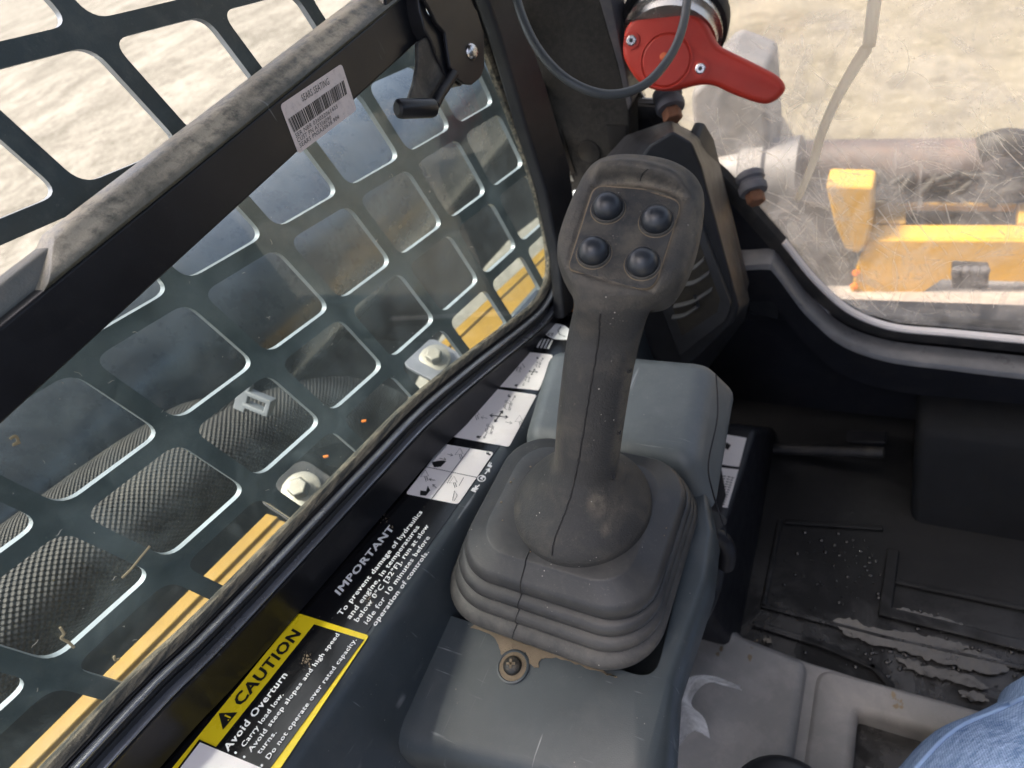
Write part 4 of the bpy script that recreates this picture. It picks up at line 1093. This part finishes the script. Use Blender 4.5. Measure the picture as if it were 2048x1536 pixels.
def trans_mat(name, col):
    m = mat(name, col, .6, bump=.3, var=.25); t = m.node_tree; p = t.nodes['Principled BSDF']
    tl = nn(t, 'ShaderNodeBsdfTranslucent'); tl.inputs[0].default_value = (*col, 1)
    mx = nn(t, 'ShaderNodeMixShader'); mx.inputs[0].default_value = .88
    out = [n for n in t.nodes if n.type == 'OUTPUT_MATERIAL'][0]
    t.links.new(p.outputs[0], mx.inputs[1]); t.links.new(tl.outputs[0], mx.inputs[2]); t.links.new(mx.outputs[0], out.inputs[0]); return m
m_smear = glass_mat('wiped_smear', (1, 1, 1), (.90, .84, .75), .40, .62, .34, .08, trl=.85)
def smr(pts, wd): 
    P = catmull([fy(x, y, GY + .0037) for x, y in pts], 6); n = len(P); L = []; R_ = []
    mb = MB()
    for i, p in enumerate(P):
        t = (P[min(i + 1, n - 1)] - P[max(i - 1, 0)]).normalized(); o = V((0, -1, 0)).cross(t).normalized() * wd * math.sin(math.pi * (i + .3) / (n - .4)) ** .5 / 2
        L.append(p + o); R_.append(p - o)
    k = mb.add(L); q = mb.add(R_)
    for i in range(n - 1): mb.f.append((k + i, q + i, q + i + 1, k + i + 1))
    return build('wiper_smear', mb, m_smear, fwn, smooth=0)
for pts, wd in (([(1480, 150), (1560, 190), (1640, 255), (1720, 350)], .006), ([(1450, 190), (1540, 225), (1620, 280), (1690, 340)], .004), ([(1620, 90), (1600, 180), (1560, 300)], .012), ([(1700, 60), (1640, 180), (1610, 260)], .010),
                ([(1600, 420), (1640, 480), (1700, 540), (1790, 590)], .012), ([(1580, 440), (1600, 500), (1650, 570), (1740, 620)], .016), ([(1650, 350), (1690, 430), (1700, 520)], .010), ([(1880, 60), (1960, 120), (2040, 220)], .005),
                ([(1800, 300), (1900, 380), (2010, 470)], .003), ([(2040, 560), (2010, 590), (2000, 620)], .006), ([(1760, 610), (1850, 622), (1960, 630)], .009), ([(1560, 60), (1650, 30), (1780, 40)], .010)):
    smr(pts, wd)
m_scr = trans_mat('scratch_edge', (.92, .86, .76))
tag(build('scratches', sc_, m_scr, fwn, smooth=0), kind='stuff')

# sealant bead over a crack
bead = catmull([fy(x, y, GY - .001) for x, y in [(1758, -60), (1748, 10), (1742, 60), (1738, 92)]], 5)
build('sealant_bead', MB().tube(bead, .005, 10), trans_mat('sealant', (.90, .86, .78)) if 'sealant' not in bpy.data.materials else bpy.data.materials['sealant'], fwn, smooth=60)
bead = catmull([fy(x, y, GY - .001) for x, y in [(1736, 92), (1700, 150), (1670, 205), (1645, 262), (1628, 320), (1612, 360), (1596, 398)]], 5)
build('sealant_bead', MB().tube(bead, [.0038] + [.0052 - .00007 * i for i in range(30)], 10), trans_mat('sealant', (.72, .68, .62)) if 'sealant' not in bpy.data.materials else bpy.data.materials['sealant'], fwn, smooth=60)
# pillar between the two windows
pil = thing('cab_pillar', 'black front corner pillar with a felt-lined face between the windows', 'pillar', fy(1150, 620, .58))
pf = [(980, -120), (1165, -120), (1200, 0), (1238, 130), (1258, 215), (1262, 330), (1180, 420), (1130, 560), (1128, 470), (1098, 330), (1050, 150), (1012, 30)]
build('felt_face', MB().prism([fy(x, y, .575) for x, y in pf], V((0, .03, 0))), m_fibre, pil, bevel=.002)
pe = [(1162, -120), (1192, -120), (1222, 0), (1264, 205), (1256, 222), (1236, 130), (1198, 0)]
build('edge_strip', MB().prism([fy(x, y, .572) for x, y in pe], V((0, .03, 0))), mat('pillar_edge_paint', (.06, .062, .07), .4, dust=(.2, .17, .14), dust_amt=.3, bump=.1), pil, bevel=.001)
pl2 = [win(x, y, .018) for x, y in [(935, -120), (1000, -120), (1044, 20), (1090, 160), (1140, 330), (1160, 480), (1150, 620), (1128, 640), (1120, 520), (1092, 380), (1052, 250), (1000, 70)]]
build('post', MB().prism(pl2, NW * -.012), m_frame, pil, bevel=.003)
build('drain_hole', MB().lathe(fy(1178, 303, .5745), (0, -1, 0), [(.012, -.001), (.012, .0006), (.010, .0008)], 20), m_ink_k, pil)
build('clip_slot', MB().prism([fy(x, y, .5742) for x, y in [(1108, 258), (1122, 258), (1150, 345), (1138, 352)]], V((0, -.0006, 0))), m_ink_k, pil, smooth=0)
build('clip_slot', MB().prism([fy(x, y, .5742) for x, y in [(1214, 250), (1252, 250), (1250, 300), (1218, 295)]], V((0, -.0006, 0))), m_ink_k, pil, smooth=0)

# air vent housing
vb = thing('air_vent', 'angular black air vent housing in the front corner behind the joystick', 'vent', fy(1380, 700, .5))
FV = [(1262, 345), (1300, 290), (1345, 262), (1384, 285), (1402, 330), (1478, 612), (1470, 640), (1372, 735), (1330, 735), (1288, 700)]
fr_ = [fy(x, y, .47 + .02 * (x - 1300) / 180) for x, y in FV]
bk_ = [fy(x, y, .56) for x, y in [(1195, 330), (1250, 270), (1340, 240), (1400, 270), (1440, 330), (1500, 600), (1490, 640), (1400, 760), (1310, 760), (1240, 700)]]
build('housing', MB().loft([bk_, fr_]), m_vent, vb, bevel=.003, seg=3)
build('side_plate', MB().prism([fy(x, y, .535) for x, y in [(1372, 276), (1394, 278), (1414, 312), (1488, 598), (1478, 640), (1396, 742), (1330, 745), (1420, 640), (1400, 420)]], V((0, .03, 0))), m_dark, vb, bevel=.003)
# framed opening
fo = [(1352, 470), (1392, 450), (1452, 615), (1440, 640), (1362, 700), (1330, 600)]
NV = V((-.12, -1, .0)).normalized()
def vp(x, y, o=0): return fy(x, y, .4675 + .02 * (x - 1300) / 180 - o)
rm = rounded([vp(x, y, .003) for x, y in [(1346, 455), (1398, 440), (1462, 610), (1452, 640), (1358, 712), (1318, 600)]], .004)
build('vent_frame', MB().prism(rm, V((0, .006, 0))), mat('vent_frame_plastic', (.036, .038, .042), .4, bump=.1), vb, bevel=.0022, seg=3)
build('vent_opening', MB().prism([vp(x, y, .0034) for x, y in [(1352, 480), (1392, 466), (1440, 600), (1434, 624), (1364, 672), (1338, 590)]], V((0, .0006, 0))), mat('dusty_recess', (.035, .031, .024), .9, dust=(.10, .085, .06), dust_amt=.5), vb, smooth=0)
for (a, b) in (((1372, 535), (1408, 518)), ((1362, 568), (1418, 545)), ((1348, 612), (1424, 578)), ((1344, 634), (1398, 610))):
    p0, p1 = vp(*a, .006), vp(*b, .006)
    pts = catmull([p0, (p0 + p1) / 2 + V((0, -.003, -.002)), p1], 5)
    mb = MB(); mb.loft([[p + V((0, .002, .0012)), p + V((0, -.003, .0008)), p + V((0, -.003, -.0006)), p + V((0, .002, -.0004))] for p in pts])
    build('vent_slat', mb, mat('vent_slat_plastic', (.12, .122, .125), .5, dust=(.2, .17, .13), dust_amt=.4, bump=.1) if 'vent_slat_plastic' not in bpy.data.materials else bpy.data.materials['vent_slat_plastic'], vb)
build('vent_tab', MB().tube([vp(1390, 592, .008), vp(1396, 612, .008)], .0018, 8), m_vent, vb)

# rubber-mounted bolts at the window edge
for (x, y, lab) in ((1340, 212, 'rubber window stud with rusty nut just below the red handle'), (1506, 378, 'rubber window stud with rusty nut beside the vent, lower of the two')):
    p = fy(x, y, .60); n = V((.15, -.9, .35)).normalized()
    t = thing('window_stud', lab, 'stud', p, 'rubber studs holding the front window')
    up = cv(-.15, -.9, .2)
    build('rubber_bush', MB().lathe(p - up * .004, up, [(.013, 0), (.014, .002), (.014, .007), (.0115, .009), (.0115, .012), (.014, .014), (.014, .019), (.012, .021)], 28), m_steel, t)
    build('rusty_nut', MB().lathe(p - up * .016, up, [(.008, 0), (.0095, .002), (.0095, .010), (.008, .012)], 6), m_rust, t, bevel=.0008)

# red handle
NH = V((.12, -.88, .42)).normalized()
hD = NH.dot(ray(1330, 105) * .55)
def hh(x, y, o=0): return on(x, y, NH, hD + o)
rh = thing('release_handle', 'red plastic release handle with round hub in front of the scratched window', 'handle', hh(1330, 110))
ol = [(1244, 83), (1251, 53), (1277, 26), (1317, 11), (1356, 11), (1391, 26), (1413, 48), (1424, 70), (1435, 88), (1457, 101), (1514, 129), (1554, 151), (1569, 171), (1565, 187), (1545, 204), (1519, 207), (1466, 189), (1431, 173), (1405, 169), (1378, 173), (1348, 181), (1312, 181), (1277, 165), (1255, 136), (1244, 110)]
op = [hh(x, y) for x, y in ol]; op = catmull(op + [op[0]], 4)[:-1]
ctr = hh(1335, 100)
def shrink(pts, d):
    out_ = []; n = len(pts)
    for i, p in enumerate(pts):
        t = (pts[(i + 1) % n] - pts[i - 1]).normalized(); o = NH.cross(t)
        if o.dot(ctr - p) < 0 and i < 0: o = -o
        out_.append(p + o * d)
    return out_
sgn = 1 if (shrink(op, .001)[0] - ctr).length < (op[0] - ctr).length else -1
lay = [[p - NH * .022 for p in shrink(op, sgn * .002)], [p - NH * .018 for p in op], [p - NH * .006 for p in op]]
for a in (20, 40, 60, 80): lay.append([p - NH * .006 + NH * .006 * math.sin(rad(a)) for p in shrink(op, sgn * .006 * (1 - math.cos(rad(a))))])
build('handle_body', MB().loft(lay), m_red, rh, smooth=50)
hc = hh(1332, 121)
build('hub_disc', MB().lathe(hc, NH, [(.0225, -.002), (.0225, .0006), (.0212, .0008), (.0206, -.0002), (.019, .0008), (.004, .0012)], 40), m_red, rh, smooth=30)
build('hub_dot', MB().lathe(hh(1328, 113), NH, [(.0032, 0), (.0032, .0018), (.002, .0022)], 20), mat('orange_plastic', (.75, .16, .05), .5, bump=.1), rh)
for (x, y) in ((1263, 81), (1401, 137)):
    p = hh(x, y)
    sN = build('screw', MB().lathe(p, NH, [(.0042, -.001), (.0042, .0012), (.0034, .0018), (.001, .0018)], 20), m_chrome, rh)
    build('screw_well', MB().lathe(p, NH, [(.0068, -.001), (.0068, .0007), (.0052, .0009)], 24), mat('red_shadowless', (.55, .04, .02), .5, bump=.1) if 'red_shadowless' not in bpy.data.materials else bpy.data.materials['red_shadowless'], rh)
    build('screw_socket', MB().lathe(p + NH * .0018, NH, [(.0018, 0), (.0018, .0002)], 6), m_ink_k, sN)
back = V((-.05, .95, .30)).normalized()
hb = hh(1330, 92) - NH * .02
build('handle_shaft', MB().lathe(hb, back, [(.040, 0), (.040, .012), (.043, .012), (.043, .018), (.038, .018), (.038, .06)], 40), m_chrome, rh, smooth=30)
build('handle_ring', MB().lathe(hb + back * .02, back, [(.046, 0), (.047, .002), (.047, .014), (.044, .016)], 40), m_soot, rh, smooth=30)
mp = [(1196, -60), (1240, -60), (1256, 60), (1262, 150), (1290, 196), (1262, 202), (1240, 120)]
body('strike_plate', 'bright worn metal strike plate behind the red handle', 'plate', MB().prism([fy(x, y, .608) for x, y in mp], V((0, .006, 0))), m_chrome, bevel=.001)

# grey cable loop
cb = catmull([at(x, y, Z) for x, y, Z in [(1020, -90, .47), (1034, 0, .46), (1068, 85, .455), (1120, 148, .45), (1180, 182, .45), (1238, 188, .455), (1295, 165, .46), (1342, 110, .465), (1366, 50, .47), (1376, -20, .48), (1376, -90, .49)]], 8)
body('grey_cable', 'thin grey cable hanging in a loop in front of the red handle', 'cable', MB().tube(cb, .0032, 16), m_cable, smooth=180)

# ================================================================ FOOTWELL
fwl = thing('footwell_console', 'black moulded console block along the left of the footwell with white instruction labels', 'console', P3(-.15, .33, -.75))
top = [hz(x, y, -.60) for x, y in [(1300, 1000), (1400, 800), (1512, 872), (1475, 1000), (1430, 1150), (1405, 1235), (1300, 1250)]]
bot = [P3(-.26, .27, -.76), P3(-.26, .60, -.76), P3(-.116, .60, -.76), P3(-.108, .42, -.76), P3(-.106, .33, -.76), P3(-.104, .272, -.76), P3(-.26, .26, -.76)]
top = [P3(-.26, .27, -.58), P3(-.26, .47, -.60), P3(-.112, .47, -.60), P3(-.116, .40, -.60), P3(-.120, .33, -.595), P3(-.124, .255, -.585), P3(-.26, .25, -.58)]
build('console_block', MB().loft([bot, top]), m_dark, fwl, bevel=.008, seg=3)
def fl_(x, y): return hz(x, y, -.5975)
s1 = build('instruction_label', MB().prism([fl_(x, y) for x, y in [(1442, 868), (1493, 877), (1478, 934), (1420, 927)]], V((0, 0, .001))), m_label_w, fwl, smooth=0)
s2 = build('instruction_label', MB().prism([fl_(x, y) for x, y in [(1420, 934), (1477, 940), (1455, 1016), (1400, 1008)]], V((0, 0, .001))), m_label_w, fwl, smooth=0)
mk = MB()
for (a, b, w_) in (((1432, 1008), (1452, 952), .0018), ((1441, 1010), (1461, 953), .0018), ((1449, 1010), (1468, 955), .0016)):
    pts = [hz(a[0] + (b[0] - a[0]) * t, a[1] + (b[1] - a[1]) * t, -.5962) for t in (0, .3, .6, 1)]
    vs_, fs_ = text_mesh('llllIlIllIlI', .04); 
    text_on(mk, 'IlllIlIllIlI', pts[0], pts[-1], (hz(a[0] - 6, a[1] - 1, -.5962) - pts[0]))
pts = [(1452, 884), (1462, 890), (1456, 900), (1450, 896)]
mk2 = MB(); k = mk2.add([hz(x, y, -.5962) for x, y in pts]); mk2.face(k, k + 1, k + 2, k + 3); build('printed_mark', mk2, m_ink_k, fwl, smooth=0)
build('lettering', mk, m_ink_k, fwl, smooth=0)
# foot rest bar with bolts
fr = thing('foot_rest', 'black steel foot rest bar with two bolts at the front of the footwell', 'foot rest', P3(-.04, .58, -.75))
pb0, pb1 = fy(1548, 898, .552), fy(1768, 905, .552)
build('rest_bar', MB().tube([pb0, pb1], .007, 16), m_soot, fr)
build('rest_plate', MB().prism([fy(x, y, .585) for x, y in [(1545, 880), (1772, 885), (1768, 985), (1552, 990)]], V((0, .02, 0))), m_dark, fr, bevel=.002)
for (x, y) in ((1612, 932), (1694, 934)):
    build('rest_bolt', MB().lathe(fy(x, y, .583), (0, -1, 0), [(.007, 0), (.007, .004), (.005, .006)], 12), m_vent, fr)
fc = [fy(1838, 772, .585), fy(1826, 1000, .50)]
bxh = MB().loft([[V((fc[1].x, .475, C.z - .76)), V((.60, .475, C.z - .76)), V((.60, .632, C.z - .76)), V((fc[1].x, .632, C.z - .76))],
                 [V((fc[0].x, .545, C.z - .655)), V((.60, .545, C.z - .655)), V((.60, .632, C.z - .655)), V((fc[0].x, .632, C.z - .655))]])
body('footwell_cover', 'plain black box cover at the right of the footwell', 'cover', bxh, mat('charcoal_cover', (.008, .009, .011), .6, spec=.15, dust=(.016, .015, .014), dust_amt=.4, bump=.2), bevel=.012, seg=3)
pd = MB().prism([fy(x, y, .612) for x, y in [(1490, 588), (1560, 600), (1556, 640), (1500, 628)]], V((0, .01, 0)))
body('tread_pad', 'small black textured pad under the window shelf', 'pad', pd, m_vent, bevel=.002)

# seat platform
ZB = -.716
pf_ = thing('seat_platform', 'light grey moulded seat platform with a square recess', 'platform', P3(0, .2, -.76))
def pz(x, y, z=ZB): return hz(x, y, z)
plt = MB()
A_ = [P3(-.30, -.15, ZB), P3(-.034, -.15, ZB), P3(-.034, .262, ZB), P3(-.034, .276, ZB), P3(-.10, .284, ZB), P3(-.112, .288, ZB), P3(-.13, .296, ZB), P3(-.16, .300, ZB), P3(-.30, .300, ZB)]
build('left_tray', MB().prism(A_, V((0, 0, -.03))), m_plat, pf_, bevel=.010, seg=4)
h = ZB - .008
build('tray_skirt', MB().prism([P3(x, y, h - .004) for x, y in [(-.30, -.15), (.012, -.15), (.012, .279), (-.034, .280), (-.10, .287), (-.13, .303), (-.165, .333), (-.30, .333)]], V((0, 0, -.03))), m_plat, pf_, bevel=.004)
def tray(outer, hole, lo, li, name, m, parent):
    bmh = bmesh.new(); vo = [bmh.verts.new(p) for p in outer]; vi = [bmh.verts.new(p) for p in hole]
    e_ = [bmh.edges.new((q[i], q[(i + 1) % len(q)])) for q in (vo, vi) for i in range(len(q))]
    bmesh.ops.triangle_fill(bmh, edges=e_, use_beauty=True); bmh.verts.index_update()
    mb = MB(); mb.add(outer + hole); mb.f = [tuple(v.index for v in f.verts) for f in bmh.faces]; bmh.free()
    for pl, k0, lv, sg in ((outer, 0, lo, 1), (hole, len(outer), li, -1)):
        n = len(pl); cc = sum(pl, V()) / n
        for dz, o_ in lv:
            r_ = []
            for i, p in enumerate(pl):
                t = (pl[(i + 1) % n] - pl[i - 1]).normalized(); o = t.cross(V((0, 0, 1)))
                area = sum(pl[a].x * pl[(a + 1) % n].y - pl[(a + 1) % n].x * pl[a].y for a in range(n))
                if area < 0: o = -o
                r_.append(p + o * o_ * sg + V((0, 0, dz)))
            k1 = mb.add(r_)
            for i in range(n): mb.f.append((k0 + i, k0 + (i + 1) % n, k1 + (i + 1) % n, k1 + i))
            k0 = k1
    return build(name, mb, m, parent, smooth=60)
to = rounded([P3(-.020, .272, h), P3(.40, .278, h), P3(.40, -.15, h), P3(-.020, -.15, h)], [.012, .01, .01, .01], 6)
th_ = rounded([P3(.006, .252, h), P3(.37, .258, h), P3(.37, -.12, h), P3(.006, -.12, h)], [.014, .01, .01, .01], 6)
tray(to, th_, [(-.0010, .002), (-.003, .0042), (-.0065, .006), (-.03, .007)], [(-.0012, .003), (-.004, .006), (-.009, .0085), (-.05, .010)], 'recess_tray', m_plat, pf_)
build('recess_floor', MB().box((-.01, -.15, C.z - .80), (.40, .265, C.z - .775)), m_dark, pf_)
build('recess_rib', MB().box((.025, .205, C.z - .775), (.12, .2065, C.z - .748)), m_plat, pf_, bevel=.001)
build('recess_rib', MB().box((.022, -.1, C.z - .775), (.025, .208, C.z - .75)), m_vent, pf_, bevel=.001)
smear(lambda x, y, o: hz(x, y, ZB + o), (1440, 1272), 14, 12, .0006, pf_, 'mud_patch'); smear(lambda x, y, o: hz(x, y, h + .0002), (1792, 1405), 8, 6, .0006, pf_, 'mud_patch')
smear(lambda x, y, o: hz(x, y, ZB + o), (1510, 1305), 6, 14, .0006, pf_, 'mud_patch')

# black knob at the lower edge
kb = hz(1562, 1606, -.60)
body('rubber_dome', 'domed black rubber knob at the bottom edge by the tray', 'knob', MB().lathe(kb - V((0, 0, .05)), V((.1, -.2, 1)), [(.02, 0), (.022, .03), (.040, .036), (.0425, .045), (.038, .054), (.026, .060), (.010, .063)], 36), m_vent, smooth=60)

# plastic film scrap
film = MB(); rows = []
spine = [(1330, 1580, .66), (1345, 1500, .64), (1352, 1440, .625), (1362, 1395, .615), (1385, 1352, .605), (1430, 1356, .61), (1482, 1370, .62)]
wid = [(-60, 95), (-50, 78), (-38, 58), (-26, 20), (-10, 26), (-8, 30), (-2, 2)]
for (x, y, Z), (a, b) in zip(spine, wid):
    rows.append([at(x + a + (b - a) * t, y + 5 * math.sin(5 * t + y) + (16 * t if y < 1400 else 0), Z + .010 * math.sin(7 * t + x * .03)) for t in [q / 8 for q in range(9)]])
cols = [catmull([r[q] for r in rows], 5) for q in range(9)]
rings = [[c[i] for c in cols] for i in range(len(cols[0]))]
film.loft(rings, False, False, closed=False)
body('plastic_scrap', 'torn strip of clear plastic film lying on the grey tray', 'plastic scrap', film, m_film, smooth=180)

# operator's leg
k0_, k1_ = at(1800, 1760, .50), at(2190, 1470, .47)
per = thing('person', 'person seated in worn blue jeans, only the bent knee in view', 'person', P3(.25, .1, -.75))
pth = catmull([at(x + 62, y + 40, z) for x, y, z in ((1560, 2150, .42), (1830, 1780, .455), (2010, 1608, .475), (2160, 1500, .49), (2330, 1500, .53), (2420, 1680, .60), (2440, 2000, .72))], 8)
rads = []
for i, p in enumerate(pth):
    t = i / (len(pth) - 1)
    rads.append(.078 - .018 * t + .004 * math.sin(t * 25) + (.006 if .45 < t < .6 else 0))
leg = MB().tube(pth, rads, 56, uvk=(3.0, 470))
build('jeans_leg', leg, m_denim, per, smooth=180)
def legpt(t, ang, o=.0006):
    i = int(t * (len(pth) - 1)); p = pth[i]; tg = (pth[i + 1] - pth[i - 1]).normalized()
    d = (p - C); d = -(d - tg * d.dot(tg)).normalized(); s_ = tg.cross(d)
    return p + (d * math.cos(ang) + s_ * math.sin(ang)) * (rads[i] + o)
ang = None
for sg in (1, -1):
    q = legpt(.4, sg * .9) - C; q = MT @ q
    if ang is None or (q.y / q.z) < ang[1]: ang = (sg, q.y / q.z)
build('jeans_seam', MB().tube([legpt(t / 60, ang[0] * 1.02) for t in range(2, 40)], .0016, 8), m_denim, per, smooth=180)

# ================================================================ OUTSIDE, FRONT
def fbox(pts, y0, dy, name, label, cat, m, bevel=.004):
    return body(name, label, cat, MB().prism([fy(x, y, y0) for x, y in pts], V((0, dy, 0))), m, bevel=bevel)
fbox([(1380, 190), (1450, 120), (1530, 150), (1540, 300), (1600, 400), (1690, 420), (1720, 620), (1560, 620), (1400, 480)], 1.0, .12, 'loader_post', 'grey worn steel loader post seen through the scratched window', 'post', m_steel, .01)
p0, p1 = fy(1440, 352, 1.02), fy(1600, 342, 1.02)
body('pivot_casting', 'grey rounded pivot casting behind the window bolts', 'casting', MB().tube([p0, p0.lerp(p1, .3), p0.lerp(p1, .34), p0.lerp(p1, .6), p0.lerp(p1, .64), p1], [.05, .055, .062, .062, .055, .055], 32), m_steel, smooth=40)
p0, p1 = fy(1590, 325, 1.06), fy(2500, 330, 1.06)
body('cross_tube', 'dark purplish steel cross tube beyond the front window', 'tube', MB().tube([p0, p1], .036, 32), mat('weathered_steel', (.075, .062, .066), .55, dust=(.2, .13, .10), dust_amt=.5, dust_scale=16, bump=.4), smooth=60)
ch = thing('chain_bundle', 'dark heap of chain and hoses lying along the cross tube', 'chain', fy(1900, 400, 1.04))
r_ = random.Random(4)
for k in range(46):
    x = r_.uniform(1690, 2080); y = r_.gauss(368, 12)
    c_ = fy(x, y, 1.02 + r_.uniform(-.02, .03)); a = r_.uniform(0, 3.14); u_ = V((math.cos(a), .3 * math.sin(a), math.sin(a) * .5)).normalized(); v_ = V((0, .5, 1)).cross(u_).normalized()
    pts = [c_ + u_ * .02 * math.cos(q) + v_ * .012 * math.sin(q) for q in [i * 2 * math.pi / 12 for i in range(13)]]
    build('chain_link', MB().tube(pts, .005, 8), m_soot, ch, smooth=180)
hp_ = [fy(x, y, 1.01) for x, y in [(1960, 300), (2010, 285), (2080, 300), (2200, 340)]]
body('black_hose', 'thick black hose at the right edge beyond the window', 'hose', MB().tube(catmull(hp_, 6), .019, 20), m_soot, smooth=60)
at_ = thing('attachment_plate', 'yellow quick attach plate with a long dark slot beyond the front window', 'loader attachment', fy(1880, 560, 1.0))
NP_ = V((0, -.42, .91)).normalized(); pc_ = fy(1880, 480, .96); DP_ = NP_.dot(pc_ - C)
def tp(x, y, o=0): return on(x, y, NP_, DP_ + o)
def yt(px, nm='plate', m=m_yellow, o=0, th=.02): return build(nm, MB().prism([tp(x, y, o) for x, y in px], NP_ * -th), m, at_, bevel=.003)
yt([(1735, 402), (1812, 402), (1812, 448), (1735, 448)]); yt([(2036, 404), (2300, 404), (2300, 448), (2036, 448)]); yt([(1735, 448.5), (2300, 448.5), (2300, 480), (1735, 478)])
yt([(1812.5, 402), (2035, 404), (2035, 411), (1812.5, 409)])
yt([(1800, 398), (2050, 400), (2050, 452), (1800, 450)], 'slot_back', m_soot, -.03, .006)
build('front_face', MB().prism([fy(x, y, .957) for x, y in [(1735, 481), (2300, 483), (2300, 574), (1885, 560), (1840, 590), (1700, 594), (1712, 540)]], V((0, .02, 0))), m_yellow, at_, bevel=.003)
build('plate_ear', MB().prism([fy(x, y, .95) for x, y in [(1650, 370), (1748, 374), (1746, 440), (1738, 484), (1716, 510), (1690, 500), (1668, 450)]], V((0, .05, 0))), m_yellow, at_, bevel=.006)
build('chain_tray', MB().prism([fy(x, y, 1.08) for x, y in [(1700, 328), (2300, 332), (2300, 410), (1740, 404)]], V((0, .03, 0))), m_soot, ch, bevel=.004)
stq = [fy(1640, 560, 1.05), fy(2300, 556, 1.05), fy(2300, 712, .72), fy(1725, 664, .72)]
body('front_step', 'pale grey steel step below the yellow plate', 'step', MB().prism(stq, V((0, 0, -.03))), mat('pale_step_paint', (.46, .43, .43), .5, dust=(.2, .17, .15), dust_amt=.5, dust_scale=20, bump=.2), bevel=.006)
cp = thing('coupler_block', 'dark hydraulic coupler block on the pale step', 'coupler', fy(1940, 575, .80))
build('block', MB().prism([fy(x, y, .80) for x, y in [(1902, 548), (1978, 552), (1976, 582), (1904, 578)]], V((0, .03, 0))), m_soot, cp, bevel=.003)
for x in (1912, 1930, 1949, 1967): build('port', MB().lathe(fy(x, 548, .805), (0, -.3, 1), [(.006, 0), (.006, .01), (.004, .012)], 12), m_steel, cp)
for (x, y, lab) in ((1712, 545, 'amber reflector on the left of the yellow plate, upper'), (1708, 572, 'amber reflector on the left of the yellow plate, lower')):
    body('amber_reflector', lab, 'reflector', MB().lathe(fy(x, y, .955), (0, -1, 0), [(.006, 0), (.006, .003), (.003, .005)], 16), m_ink_o)
